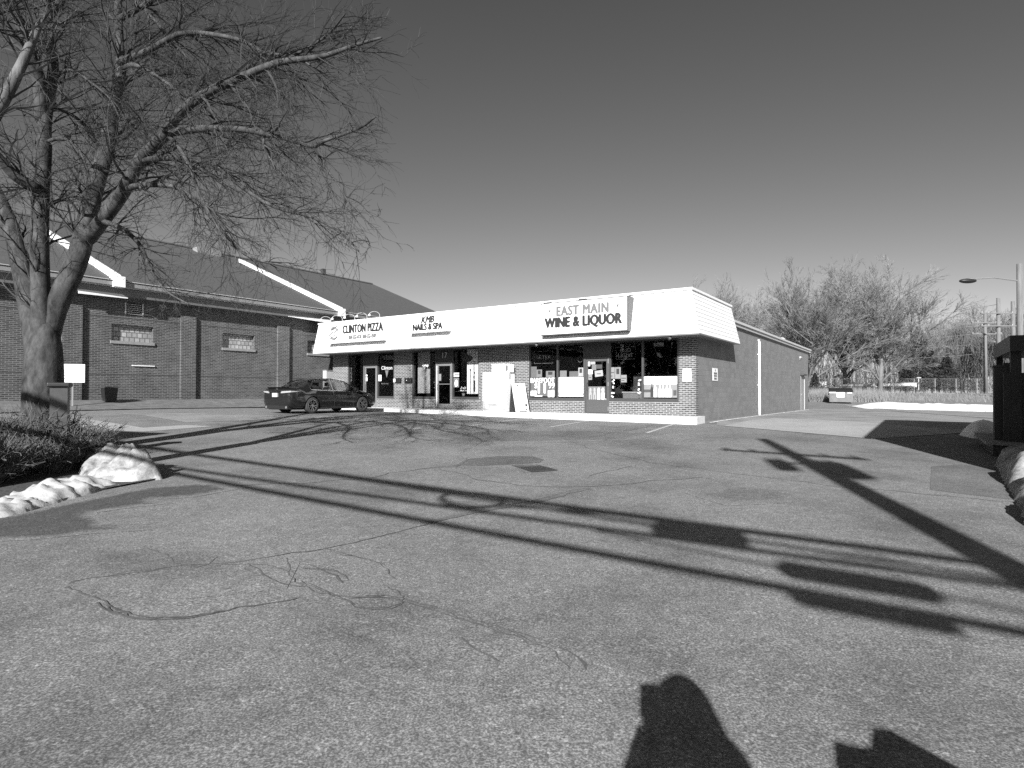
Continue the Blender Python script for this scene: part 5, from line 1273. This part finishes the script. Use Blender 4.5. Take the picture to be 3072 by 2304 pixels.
        for x in (1.85, 2.85): MB().box(x, x + .2, s_ * .905 if s_ > 0 else -.935, s_ * .935 if s_ > 0 else -.905, .80, .83).build('door_handle', M_CAR, r)
        for x in (2.22, 3.30): MB().tube([P(x, .914, .25), P(x, .918, .5), P(x - .02, .913, .75), P(x - .03, .86, .93)], .004, 4).build('door_seam', M_BLACK, r)
        o = MB().prism([(3.28, .95), (3.45, .95), (3.45, 1.07), (3.30, 1.08)], s_ * .90 if s_ < 0 else .90, s_ * 1.06).build('mirror', M_CAR, r); bevel(o, .02)
        MB().box(1.5, 3.45, s_ * .90 if s_ > 0 else -.925, s_ * .925 if s_ > 0 else -.90, .20, .27).build('sill_trim', M_BLACK, r)
        # lamps
        for nm_, rows in (('tail_lamp', ((-.03, .36), (.0, .62), (.06, .845), (.3, .905), (.52, .918))),):
            lo = [P(x, y, .83 + .02 * k) for k, (x, y) in enumerate(rows)]; up = [P(x + .012, y - .004, z) for (x, y), z in zip(rows, (.915, .925, .935, .925, .915))]
            back = [P(x + .06, y - .06, .85) for x, y in rows]; bku = [P(x + .06, y - .06, .92) for x, y in rows]; n_ = len(rows); q_ = MB(); q_.add(lo + up + back + bku, [(k, k + 1, n_ + k + 1, n_ + k) for k in range(n_ - 1)] + [(n_ + k, n_ + k + 1, 3 * n_ + k + 1, 3 * n_ + k) for k in range(n_ - 1)] + [(k, 2 * n_ + k, 2 * n_ + k + 1, k + 1) for k in range(n_ - 1)]); q_.build(nm_, M_TAIL, r)
        MB().tube([P(-.035, .36, .925), P(-.005, .62, .935), P(.06, .85, .945), P(.3, .912, .935), P(.5, .92, .925)], .010, 5).build('lamp_trim', M_CHROME, r)
        MB().hexa([P(4.55, .86, .62), P(4.82, .70, .60), P(4.86, .45, .60), P(4.80, .45, .60)], [P(4.5, .86, .72), P(4.74, .72, .70), P(4.78, .45, .69), P(4.74, .45, .69)]).build('headlight', M_GLASS, r)
        MB().cyl((.02, s_ * .62, .27), (1, 0, 0), .05, .12, 10).build('exhaust_tip', M_METAL, r)
    MB().box(-.035, .03, -.40, .40, .885, .925).build('chrome_bar', M_CHROME, r)
    MB().box(-.045, .03, -.16, .16, .68, .84).build('number_plate', M_LGREY, r)
    MB().ball((.06, 0, 1.0), (.02, .06, .035), 6).build('badge', M_CHROME, r)
    MB().box(.03, .5, -.70, .70, .2, .36).build('bumper_skirt', M_BLACK, r)
    MB().box(.2, 4.6, -.7, .7, .17, .25).build('underbody', M_BLACK, r)
    MB().hexa([(.17, -.7, 1.03), (.28, -.7, 1.04), (.28, .7, 1.04), (.17, .7, 1.03)], [(.09, -.66, 1.075), (.13, -.66, 1.075), (.13, .66, 1.075), (.09, .66, 1.075)]).build('spoiler', M_CAR, r)
    for x in (1.10, 3.88):
        for s_ in (-1, 1):
            w = MB(); pr = [(.22, -.1), (.31, -.11), (.335, -.07), (.335, .07), (.31, .11), (.22, .1)]
            w.lathe([(a, b) for a, b in pr], 28)
            me = w.mesh('wheel', True); me.transform(Matrix.Rotation(PI / 2, 4, 'X')); me.materials.append(M_TYRE)
            wo_ = D.objects.new('wheel', me); COL.objects.link(wo_); wo_.parent = r; wo_.location = (x, s_ * .80, .335)
            rm = MB(); rm.lathe([(.235, .0), (.235, .105), (.215, .105), (.205, .02)], 28); rm.lathe([(.001, .085), (.045, .085), (.05, .05)], 14)
            for k in range(10):
                a = 2 * PI * k / 10 + (.09 if k % 2 else -.09); c, sn = math.cos(a), math.sin(a)
                rm.hexa([(c * .03 - sn * .014, sn * .03 + c * .014, .03), (c * .03 + sn * .014, sn * .03 - c * .014, .03), (c * .22 + sn * .012, sn * .22 - c * .012, .06), (c * .22 - sn * .012, sn * .22 + c * .012, .06)],
                        [(c * .03 - sn * .014, sn * .03 + c * .014, .075), (c * .03 + sn * .014, sn * .03 - c * .014, .075), (c * .22 + sn * .012, sn * .22 - c * .012, .10), (c * .22 - sn * .012, sn * .22 + c * .012, .10)])
            me = rm.mesh('rim', False); me.transform(Matrix.Rotation(PI / 2 if s_ < 0 else -PI / 2, 4, 'X')); me.materials.append(M_RIM)
            ro_ = D.objects.new('rim', me); COL.objects.link(ro_); ro_.parent = wo_
            me = MB().lathe([(.001, .0), (.2, .0), (.2, .02), (.001, .02)], 20).mesh('brake', False); me.transform(Matrix.Rotation(PI / 2, 4, 'X')); me.materials.append(M_BLACK)
            bo_ = D.objects.new('brake_disc', me); COL.objects.link(bo_); bo_.parent = wo_
    return r
cr_ = car()
az = rad(31.7); ax = Vector((math.sin(az), math.cos(az), 0)); side = Vector((ax.y, -ax.x, 0))   # side: to the right of the car
rw = Vector((-.3356 * 24.5, 24.5, 0)); org = rw - ax * 1.10 - side * .80
cr_.location = (org.x, org.y, g(rw.x, rw.y) + .008); cr_.rotation_euler = (0, 0, math.atan2(ax.y, ax.x))

# ------------------------------------------------------------------ left side small things
def ground_thing(nm, label, cat, u, y, rz=0, group=None):
    x = atd(u, 1177, y).x; return thing(nm, label, cat, (x, y, g(x, y)), rz, group)
p_ = S(18.3, -9.0); u_, v_ = 218, 1120
d = ray(218, 1120); k = ((P0 - CAM).dot(d1) + 18.6) / d.dot(d1); pp = CAM + d * k
r = thing('post_sign', 'white notice on a thin post by the left curb', 'sign', (pp.x, pp.y, bankz(pp.x, pp.y)), ROT + PI / 2 * .75)
hz = pp.z - bankz(pp.x, pp.y)
o = MB().box(-.36, .36, -.012, .0, hz - .33, hz + .33).build('plate', M_WHITEP, r); bevel(o, .006)
MB().box(-.025, .025, .0, .03, -.1, hz + .2).build('post', M_METAL, r)
mb = MB()
for i in range(5): mb.box(-.26, .26 - .06 * (i % 2), -.016, -.0125, hz + .2 - i * .1, hz + .23 - i * .1)
mb.build('printed_line', M_LGREY, r)
d = ray(328, 1180); k = ((P0 - CAM).dot(d1) + 19.5) / d.dot(d1); pp = CAM + d * k
r = thing('trash_bin', 'dark plastic trash bin standing against the brick wall', 'trash bin', (pp.x, pp.y, bankz(pp.x, pp.y)), ROT + PI / 2)
zt = pp.z + (1180 - 1160) * pp.y / F_PX - r.location.z
MB().hexa([(-.17, -.2, 0), (.17, -.2, 0), (.17, .2, 0), (-.17, .2, 0)], [(-.21, -.25, zt * .9), (.21, -.25, zt * .9), (.21, .25, zt * .9), (-.21, .25, zt * .9)]).build('bin_body', M_BLACK, r)
o = MB().box(-.23, .23, -.27, .27, zt * .9 + .002, zt).build('lid', M_FRAME, r); bevel(o, .02); MB().cyl((-.18, .24, .1), (1, 0, 0), .1, .36, 12).build('wheels', M_TYRE, r)
r = ground_thing('post_box', 'grey box with a dark lid beside the big trunk', 'box', 180, 10.9, .5); zt = 1.6 + (1174 - 1150) * 10.9 / F_PX - r.location.z
MB().box(-.13, .13, -.13, .13, 0, zt - .08).build('pedestal', M_FRAME, r); o = MB().box(-.17, .17, -.18, .18, zt - .078, zt).build('lid', M_BLACK, r); bevel(o, .02)

# ------------------------------------------------------------------ right side: dumpster, fence, boats, poles
r = thing('dumpster', 'grey dumpster with dark lid and white label at the back of the side lot', 'dumpster', (29.9, 54.4, g(29.9, 54.4)), rad(-26))
o = MB().hexa([(-.92, -.55, .12), (.92, -.55, .12), (.92, .6, .12), (-.92, .6, .12)], [(-.95, -.62, 1.02), (.95, -.62, 1.02), (.95, .62, 1.3), (-.95, .62, 1.3)]).build('bin_body', M_DUMP, r)
MB().hexa([(-.97, -.66, 1.03), (.97, -.66, 1.03), (.97, .64, 1.32), (-.97, .64, 1.32)], [(-.9, -.5, 1.18), (.9, -.5, 1.18), (.9, .64, 1.40), (-.9, .64, 1.40)]).build('lid', M_BLACK, r)
MB().box(-.35, .27, -.66, -.625, .55, 1.0).build('label_plate', M_WHITEP, r)
MB().box(-.93, -.4, -.68, -.655, .93, 1.03).box(.5, .85, -.68, -.655, .90, .98).build('hazard_strip', M_WHITEP, r)
MB().box(.96, 1.1, -.3, .3, .75, .9).box(-1.1, -.96, -.3, .3, .75, .9).build('lift_pocket', M_DUMP, r); MB().cyl((-.7, -.4, .06), (0, 1, 0), .08, .1, 10).cyl((.7, -.4, .06), (0, 1, 0), .08, .1, 10).build('caster', M_TYRE, r)
# chain-link fence along the top of the slope
fy = 77.0
xf0, xf1 = atd(2428, 1177, fy).x, atd(3120, 1177, fy).x
fe = thing('chain_link_fence', 'grey chain-link fence with a top rail along the slope', 'fence', (xf0, fy, 0))
L = xf1 - xf0; z0 = g(40, fy)
mb = MB(); nps = 11
for i in range(nps + 1):
    x = L * i / nps; MB().tube([(x, 0, z0 - .2), (x, 0, z0 + 1.9)], .035, 6).build('post', M_METAL, fe)
MB().tube([(0, 0, z0 + 1.86), (L, 0, z0 + 1.86)], .022, 5).build('top_rail', M_METAL, fe)
for i in range(int(L / .16)):
    x = i * .16
    for s_ in (-1, 1):
        xa, xb = (x, x + 1.8) if s_ > 0 else (x + 1.8, x)
        if xb > L or xa > L: continue
        mb.quad((xa, 0, z0), (xa + .008, 0, z0), (xb + .008, 0, z0 + 1.82), (xb, 0, z0 + 1.82))
mb.build('wire_mesh', M_METAL, fe, fix=False)
def boat(label, u0, u1, y, v0, hgt, m, mast=False):
    xa, xb = atd(u0, 1177, y).x, atd(u1, 1177, y).x; Lb = xb - xa; z = 1.6 + (1178 - v0) * y / F_PX
    r = thing('stored_boat', label, 'boat', (xa, y, z)); n = 12; vs = []; fs = []
    for i in range(n + 1):
        f = i / n; w = .9 * math.sin(PI * min(1, f * .9 + .1)) ** .6 + .02; k = hgt * (1 + .25 * (f - .5))
        vs += [(f * Lb, -w, k), (f * Lb, -w * .7, k * .4), (f * Lb, 0, 0 + .1 * abs(f - .5)), (f * Lb, w * .7, k * .4), (f * Lb, w, k)]
    for i in range(n):
        for j in range(4): a = i * 5 + j; fs.append((a, a + 1, a + 6, a + 5))
        fs.append((i * 5 + 4, i * 5, (i + 1) * 5, (i + 1) * 5 + 4))
    MB().add(vs, fs).build('hull', m, r, smooth=False); MB().box(Lb * .25, Lb * .3, -.4, .4, -.45, .15).box(Lb * .7, Lb * .75, -.4, .4, -.45, .15).build('cradle', M_FRAME, r)
    if mast: MB().tube([(Lb * .1, 0, hgt + .25), (Lb * 1.08, 0, hgt + .05)], .045, 6).build('mast', M_METAL, r); MB().tube([(Lb * 1.05, 0, -.3), (Lb * 1.05, 0, hgt + .7)], .05, 6).box(Lb * 1.0, Lb * 1.1, -.1, .1, hgt + .7, hgt + .8).build('stand', M_LGREY, r)
    return r
boat('grey covered boat lying left of the white hull', 2502, 2628, 79, 1163, .42, M_LGREY)
boat('white boat hull with a long folded mast beside the fence', 2630, 2750, 78.5, 1163, .55, M_WHITEP, True)
lg = thing('leaning_log', 'pale fallen log leaning behind the covered boat', 'log', (atd(2574, 1177, 80).x, 80, 0))
zA = 1.6 + (1178 - 1151) * 80 / F_PX; zB = 1.6 + (1178 - 1126) * 80 / F_PX; dxl = atd(2514, 1177, 80).x - atd(2574, 1177, 80).x
MB().tube([(0, 0, zA - .4), (dxl, 0, zB), (dxl - .3, 0, zB - .15), (dxl - .35, 0, zB - 1.2)], [.26, .2, .16, .14], 7).build('trunk', M_FTRUNK, lg, smooth=True)
tr = thing('white_trailer', 'small white trailer behind the end of the side wall', 'trailer', (atd(2449, 1177, 77.5).x, 77.5, 1.6 + (1178 - 1162) * 77.5 / F_PX))
MB().box(-1.1, 1.0, -.6, .6, 0, .62).build('box_body', M_LGREY, tr); MB().box(-1.15, 1.05, -.65, .65, .622, .66).build('roof', M_WHITEP, tr); MB().cyl((-.3, -.62, -.12), (0, 1, 0), .22, .15, 12).cyl((.4, -.62, -.12), (0, 1, 0), .22, .15, 12).build('wheel', M_TYRE, tr)
MB().tube([(1.0, 0, -.05), (1.8, 0, -.1)], .05, 5).build('tow_bar', M_FRAME, tr)
# utility poles
def upole(label, u, y, vtop, arms, r0=.2, lens=2.6, yaw=0.0, vbot=None):
    x = atd(u, 1177, y).x; zt = 1.6 + (1178 - vtop) * y / F_PX; gz = g(x, y)
    r = thing('utility_pole', label, 'utility pole', (x, y, gz), yaw, 'wooden utility poles'); H = zt - gz
    MB().tube([(0, 0, -.3), (0, 0, H)], [r0, r0 * .72], 10).build('pole', M_WOOD, r, smooth=True)
    for va in arms:
        za = 1.6 + (1178 - va) * y / F_PX - gz
        a = MB().box(-lens / 2, lens / 2, -r0 - .10, -r0 * .8, za - .06, za + .06).build('crossarm', M_WOOD, r)
        mb = MB()
        for xx in (-.47, -.3, .3, .47): mb.cyl((xx * lens, -r0 - .04, za + .062), (0, 0, 1), .035, .12, 7)
        mb.build('insulator', M_LGREY, a)
    return r, H, gz
pls = [upole('leftmost of the wooden utility poles at the right, behind the fence', 2957, 72, 936, (969, 1002), .23, 3.6), upole('wooden utility pole second from the left at the right', 2997, 64, 893, (940, 978), .24, 4.2), upole('wooden utility pole partly behind the dark porch', 3041, 66, 903, (), .26, 4)]
far_p = upole('far utility pole hidden among the leafless trees', 2344, 120, 1010, (1016,), .15, 2.4)
wr = MB()
def wirepts(a, b, sag, n=14): return [a.lerp(b, i / n) - Vector((0, 0, sag * 4 * (i / n) * (1 - i / n))) for i in range(n + 1)]
for i, (ua, va, ub, vb) in enumerate(((2925, 969, 2330, 1018), (2990, 969, 2350, 1014), (2925, 1002, 2325, 1024), (2997, 912, 2360, 995), (2957, 1030, 2340, 1050), (2957, 1060, 2330, 1075))):
    o = MB().tube(wirepts(atd(ua, va, 72 if i != 3 else 64), atd(ub, vb, 120), .6), .022, 3, False).build('power_wire', M_LGREY)
    tag(o, 'pale power wire crossing the trees, ' + ('highest', 'upper', 'third from the top', 'topmost shield', 'lower middle', 'lowest')[i] + ' of the bundle', 'wire', 'power wires across the background trees')
# street lamp at the right edge
sy = 25.0; x = atd(3062, 1177, sy).x
r = thing('street_lamp', 'tall pole with a dark street lamp head reaching left at the right edge', 'street lamp', (x, sy, g(x, sy))); H = 1.6 + (1178 - 790) * sy / F_PX - r.location.z; za = 1.6 + (1178 - 842) * sy / F_PX - r.location.z
MB().tube([(0, 0, -.2), (0, 0, H)], [.125, .11], 10).build('pole', M_WOOD, r, smooth=True)
xl_ = atd(2906, 1177, sy).x - x
MB().tube([(0, 0, za + .0), (xl_ * .5, 0, za + .14), (xl_ + .25, 0, za + .08)], .03, 6).build('arm', M_METAL, r)
MB().ball((xl_, 0, za), (.36, .16, .10), 10).build('lamp_head', M_BLACK, r, smooth=True); MB().ball((xl_ + .12, 0, za + .07), (.22, .10, .06), 8).build('lamp_cap', M_METAL, r, smooth=True)

# ------------------------------------------------------------------ neighbouring building (right, mostly outside the frame) with its porch
q0 = Vector((7.41, 6.4, 0))
nb = thing('neighbour_building', 'dark building with a porch at the right edge, mostly outside the photo', 'building', q0, ROT)
# local: x = -d1 (to the right), y = d2 (away)
MB().box(0, 9, 0, 10.5, -.3, 4.98).build('wall', M_DSIDE, nb); MB().box(-.15, 9.1, -.15, 10.6, 4.981, 5.1).build('roof', M_FRAME, nb)
MB().box(-.03, -.003, 2, 3.2, 1.2, 2.8).build('window', M_CGLASS, nb); MB().box(-.04, -.003, 5, 6, .3, 2.5).build('door', M_FRAME, nb)
pd = atd(2958, 1324, 12.2); pl = pd - q0; px, py = -pl.dot(d1), pl.dot(d2)
zd = pd.z
po = MB().box(px, -.01, py - .0, py + 3.2, zd - .07, zd).build('porch', mat('deck_edge', .20, .7), nb)
MB().box(px + .12, -.02, py + .12, py + 3.0, .05, zd - .08).build('porch_base', M_BLACK, po)
def rel(u, v, y): p = atd(u, v, y) - q0; return -p.dot(d1), p.dot(d2), p.z
a = rel(3024, 1010, 12.2); b = rel(3024, 1056, 12.2); c = rel(3010, 1119, 12.2); e = rel(2974, 1095, 12.4)
MB().box(a[0], -.01, a[1] - .3, a[1] + 3.0, b[2], a[2]).build('porch_roof', M_BLACK, po)
MB().box(a[0] + .03, a[0] + .2, a[1] - .1, a[1] + .08, zd, b[2]).build('post', M_DSIDE, po)
MB().box(a[0] + .03, a[0] + .15, a[1] + 2.6, a[1] + 2.75, zd, b[2]).build('post', M_DSIDE, po)
MB().box(c[0], -.02, c[1] + .0, c[1] + .08, zd, c[2]).build('railing_panel', M_DSIDE, po)
r = thing('porch_cabinet', 'dark cabinet with a stepped top at the left end of the porch', 'cabinet', atd(2992, 1177, 12.6) * 1.0, ROT); r.location.z = zd
MB().box(-.06, .10, -.1, .2, 0, e[2] - zd - .04).box(.101, .25, -.1, .2, 0, e[2] - zd + .05).build('case', M_DSIDE, r); MB().box(-.08, .12, -.12, .22, e[2] - zd - .038, e[2] - zd).build('top', M_BLACK, r)

# ------------------------------------------------------------------ things behind the camera whose shadows cross the lot
SD = Vector((SUN_DIR.x, SUN_DIR.y, SUN_DIR.z))
def unshadow(u, v, z): p = gp(u, v); k = (z - p.z) / -SD.z; return p - SD * k
pb = Vector((1.70, -6.1, 0)); HP = 11.0
r = thing('utility_pole', 'roadside utility pole behind the photographer, seen by its long shadow', 'utility pole', (pb.x, pb.y, -.1)); 
MB().tube([(0, 0, -.3), (0, 0, HP + .1)], [.27, .15], 14).build('pole', M_WOOD, r, smooth=True)
def tiltbox(mb, c, ax_, L, wx, wz):
    ax_ = ax_.normalized(); sd_ = Vector((-ax_.y, ax_.x, 0)); up = Vector((0, 0, 1)); v = []
    for sz in (-1, 1):
        for sa, sb in ((-1, -1), (1, -1), (1, 1), (-1, 1)): v.append(c + ax_ * sa * L / 2 + sd_ * sb * wx / 2 + up * sz * wz / 2)
    mb.hexa(v[:4], v[4:])
zA = 9.45
mb = MB(); tiltbox(mb, Vector((.0, .18, zA)), -d1, 2.8, .1, .12); ca = mb.build('crossarm', M_WOOD, r)
mb = MB()
for f in (-1.25, -.7, .7, 1.25): p = Vector((0, .18, zA + .06)) - d1 * f; mb.cyl(p, (0, 0, 1), .05, .18, 8)
mb.build('insulator', M_LGREY, ca)
tf = r
for (u, v, zz, rr_, hh_) in ((2345, 1396, 8.85, .20, .55), (2525, 1410, 8.9, .27, .8)):
    p = unshadow(u, v, zz) - Vector((pb.x, pb.y, -.1)); t_ = MB().cyl(p - Vector((0, 0, hh_ / 2)), (0, 0, 1), rr_, hh_, 18).build('transformer', M_LGREY, r, smooth=False)
    MB().cyl(p + Vector((.1, 0, hh_ / 2 + .002)), (0, 0, 1), .05, .22, 8).cyl(p + Vector((-.1, 0, hh_ / 2 + .002)), (0, 0, 1), .05, .22, 8).build('bushing', M_GREY, t_)
    mb = MB(); mb.tube([p, Vector((0, 0, p.z))], .05, 5); mb.build('bracket', M_METAL, t_)
CAB = [((618, 1369), (2289, 1601), 5.9, .060, 'upper'), ((580, 1411), (1900, 1600), 5.3, .040, 'middle'), ((1273, 1563), (2289, 1753), 4.8, .050, 'lower'), ((513, 1350), (1320, 1478), 6.1, .032, 'thin top')]
cable_dir = {}
for a, b, z, rr_, nm in CAB:
    A, B = unshadow(*a, z), unshadow(*b, z); dv = (B - A); dv.z = 0; dv.normalize(); A0 = A - dv * 28; B0 = B + dv * 16
    pts = [A0.lerp(B0, i / 20) for i in range(21)]
    o = MB().tube(pts, rr_, 6).build('street_cable', M_BLACK); tag(o, nm + ' roadside cable overhead, seen by its shadow on the asphalt', 'cable', 'roadside cables overhead'); cable_dir[nm] = (A, dv)
def closure(nm, label, cab, u, v, L, rr_):
    A, dv = cable_dir[cab]; z = A.z - rr_ - .03; c = unshadow(u, v, z); k = (c - A).dot(dv); c = A + dv * k; c.z = z
    q = thing(nm, label, 'splice box', c); MB().tube([-dv * L / 2, -dv * L * .42, dv * L * .42, dv * L / 2], [rr_ * .5, rr_, rr_, rr_ * .5], 10).build('housing', M_BLACK, q); MB().box(-.02, .02, -.02, .02, 0, rr_ + .05).build('hanger', M_METAL, q)
closure('splice_box', 'splice box on the upper cable, seen by its shadow mid lot', 'upper', 2065, 1622, .95, .18)
closure('splice_box', 'long splice box on the lower cable, seen by its shadow at the right', 'lower', 2620, 1812, 1.0, .07)
cc = unshadow(2560, 1742, 4.95)
q = thing('splice_box', 'fat splice box between the two cables, seen by its shadow near the pole shadow', 'splice box', cc); dv = cable_dir['lower'][1]
MB().tube([-dv * .55, -dv * .48, dv * .48, dv * .55], [.07, .12, .12, .07], 10).build('housing', M_BLACK, q); MB().tube([-dv * 2.3 + Vector((0, 0, .12)), -dv * .5, dv * .5, dv * 2.0 - Vector((0, 0, .1))], .018, 5).build('cable_tail', M_BLACK, q)
cc = unshadow(1415, 1499, 5.55); dv = cable_dir['middle'][1]; q = thing('cable_loop', 'slack loop tied to the roadside cables, seen by its oval shadow', 'cable loop', cc)
pts = [dv * (.46 * math.cos(2 * PI * i / 24)) + Vector((0, 0, .20 * math.sin(2 * PI * i / 24))) for i in range(25)]
MB().tube(pts, .042, 6, False).build('loop', M_BLACK, q); MB().tube([dv * .35 + Vector((0, 0, -.1)), dv * 1.0 + Vector((0, 0, .0)), dv * 2.2 + Vector((0, 0, .12))], .03, 5).build('tail', M_BLACK, q)
# unknown low object behind the camera: added block outlined to cast its shadow
q = thing('shadow_block', 'low unseen block behind the camera, shaped to cast the shadow at the bottom edge', 'pedestal', (1.15, .25, 0), rad(20))  # added shadow caster, not a known pedestal
o = MB().prism([(-.38, 0), (.52, 0), (.52, .82), (.32, 1.03), (.14, 1.18), (.06, 1.20), (-.01, 1.14), (-.08, 1.15), (-.18, 1.19), (-.24, 1.10), (-.38, .98)], -.2, .2).build('case', M_GREY, q); MB().box(-.2, .2, -.215, -.201, .2, .9).build('door', M_LGREY, q)  # case and door are parts of the added shadow block

# ------------------------------------------------------------------ the photographer, standing behind the camera
ph = thing('person', 'person in a dark coat holding a phone up, seen by the shadow at the bottom', 'person', (.093, -.40, .0))
def skin_body():
    V = []; E = []; R = []
    def v(p, r, par=None):
        V.append(p); R.append(r); i = len(V) - 1
        if par is not None: E.append((par, i))
        return i
    pel = v((0, 0, .95), (.17, .13)); ab = v((0, -.01, 1.1), (.16, .12), pel); ch = v((0, 0, 1.3), (.19, .135), ab); sh = v((0, 0, 1.43), (.16, .10), ch)
    nk = v((0, .02, 1.53), (.062, .065), sh); hd0 = v((0, .04, 1.60), (.075, .085), nk); hd = v((0, .045, 1.68), (.082, .10), hd0); ht = v((0, .03, 1.75), (.06, .07), hd)
    for s_ in (-1, 1):
        s1 = v((s_ * .19, 0, 1.42), (.068, .068), sh)
        if s_ < 0: el = v((-.27, .10, 1.16), (.055, .055), s1); wr_ = v((-.10, .31, 1.46), (.036, .036), el); pm_ = v((-.075, .335, 1.52), (.03, .036), wr_)
        else: el = v((.30, .12, 1.15), (.055, .055), s1); wr_ = v((.13, .31, 1.42), (.036, .036), el); pm_ = v((.09, .335, 1.49), (.03, .036), wr_)
        for k in range(5):
            if k < 4: a = v((s_ * (.07 - 0) + (-s_) * .0 - s_ * .0, .345, 1.545 + k * .018), (.009, .009), pm_); b = v((s_ * .052, .372, 1.55 + k * .018), (.008, .008), a); c_ = v((s_ * .03, .378, 1.552 + k * .018), (.007, .007), b)
            else: a = v((s_ * .05, .32, 1.535), (.010, .010), pm_); b = v((s_ * .03, .335, 1.55), (.009, .009), a)
        hp_ = v((s_ * .10, 0, .88), (.105, .11), pel); kn = v((s_ * .12, .02, .48), (.062, .065), hp_); an = v((s_ * .13, -.01, .09), (.042, .045), kn); ft = v((s_ * .14, .14, .04), (.045, .035), an)
    me = D.meshes.new('body'); me.from_pydata(V, E, []); o = D.objects.new('body', me); COL.objects.link(o)
    md = o.modifiers.new('skin', 'SKIN'); md.use_smooth_shade = True
    for i, d_ in enumerate(me.skin_vertices[0].data): d_.radius = R[i]; d_.use_root = (i == 0)
    ss = o.modifiers.new('ss', 'SUBSURF'); ss.levels = 1; ss.render_levels = 1
    dg = bpy.context.evaluated_depsgraph_get(); dg.update(); m2 = D.meshes.new_from_object(o.evaluated_get(dg)); D.objects.remove(o)
    m2.materials.clear(); m2.materials.append(mat('skin', .35, .6)); ob = D.objects.new('body', m2); COL.objects.link(ob); ob.parent = ph; return ob
skin_body()
M_COAT = mat('dark_coat', .03, .9)
MB().lathe([(.34, .55), (.33, .8), (.30, 1.05), (.29, 1.25), (.285, 1.40), (.262, 1.47), (.235, 1.53), (.20, 1.575), (.12, 1.60)], 20).build('coat', M_COAT, ph, smooth=True)
c_ = [o for o in ph.children if o.name.startswith('coat')]
for o in D.objects:
    if o.parent == ph and o.name.startswith('coat'): o.scale = (1.0, .68, 1)
MB().lathe([(.20, 1.54), (.185, 1.60), (.155, 1.69), (.13, 1.765), (.095, 1.82), (.05, 1.855), (.001, 1.865)], 16).build('hood', M_COAT, ph, smooth=True)
for s_, el, wr_ in ((-1, (-.27, .10, 1.16), (-.10, .30, 1.455)), (1, (.30, .12, 1.15), (.13, .30, 1.415))): MB().tube([(s_ * .17, 0, 1.40), el, wr_], [.085, .072, .052], 10).build('sleeve', M_COAT, ph, smooth=True)
for s_ in (-1, 1): MB().tube([(s_ * .10, 0, .9), (s_ * .12, .02, .48), (s_ * .13, -.01, .1)], [.12, .085, .07], 12).build('trouser_leg', M_FRAME, ph, smooth=True); MB().ball((s_ * .135, .06, .055), (.05, .14, .055), 8).build('shoe', M_BLACK, ph, smooth=True)
MB().ball((-.03, .125, 1.69), .012, 6).ball((.03, .125, 1.69), .012, 6).build('eye', M_WHITE, ph, smooth=True)
phn = thing('phone', 'dark phone held up in both hands by the photographer', 'phone', (.012, -.035, 1.565)); o = MB().box(-.045, .045, -.005, .003, -.08, .08).build('case', M_BLACK, phn); bevel(o, .002); MB().box(-.04, .04, -.0075, -.0055, -.075, .075).build('screen', M_CGLASS, phn); MB().cyl((-.02, .0035, .05), (0, 1, 0), .012, .002, 12).build('lens', M_CHROME, phn)

# ------------------------------------------------------------------ across the street, behind the camera (unseen; wood added to darken the window reflections)
def across(a, b): return (a, b)
st_ = MB(); c0 = Vector((0, 0, 0)) - d2 * 12
def sxy(k, t): p = -d2 * t + d1 * k; return (p.x, p.y)
sheet('street', [sxy(-90, 12), sxy(90, 12), sxy(90, 22), sxy(-90, 22)], .02, M_ASPH2, step=8)
q = random.Random(91); mb = MB()
for i in range(9000):
    k = q.uniform(-95, 95); t = q.uniform(48, 60); p = -d2 * t + d1 * k; top = 9.5 + 2.5 * noise.noise((k * .12, 0, 2)); z = top * q.random() ** .7
    a = q.uniform(0, 2 * PI); s_ = q.uniform(.3, .9); u = Vector((math.cos(a), math.sin(a), q.uniform(-.4, .4))) * s_; w = Vector((q.uniform(-.3, .3), q.uniform(-.3, .3), 1)) * s_ * .7
    mb.add([p + Vector((0, 0, z)) - u - w * .5, p + Vector((0, 0, z)) + u * .3 - w, p + Vector((0, 0, z)) + u + w * .6, p + Vector((0, 0, z)) - u * .2 + w], [(0, 1, 2, 3)])
o = mb.build('reflection_wood', M_CONIF, fix=False); tag(o, 'unseen evergreen belt added across the street to darken the window reflections', kind='stuff')
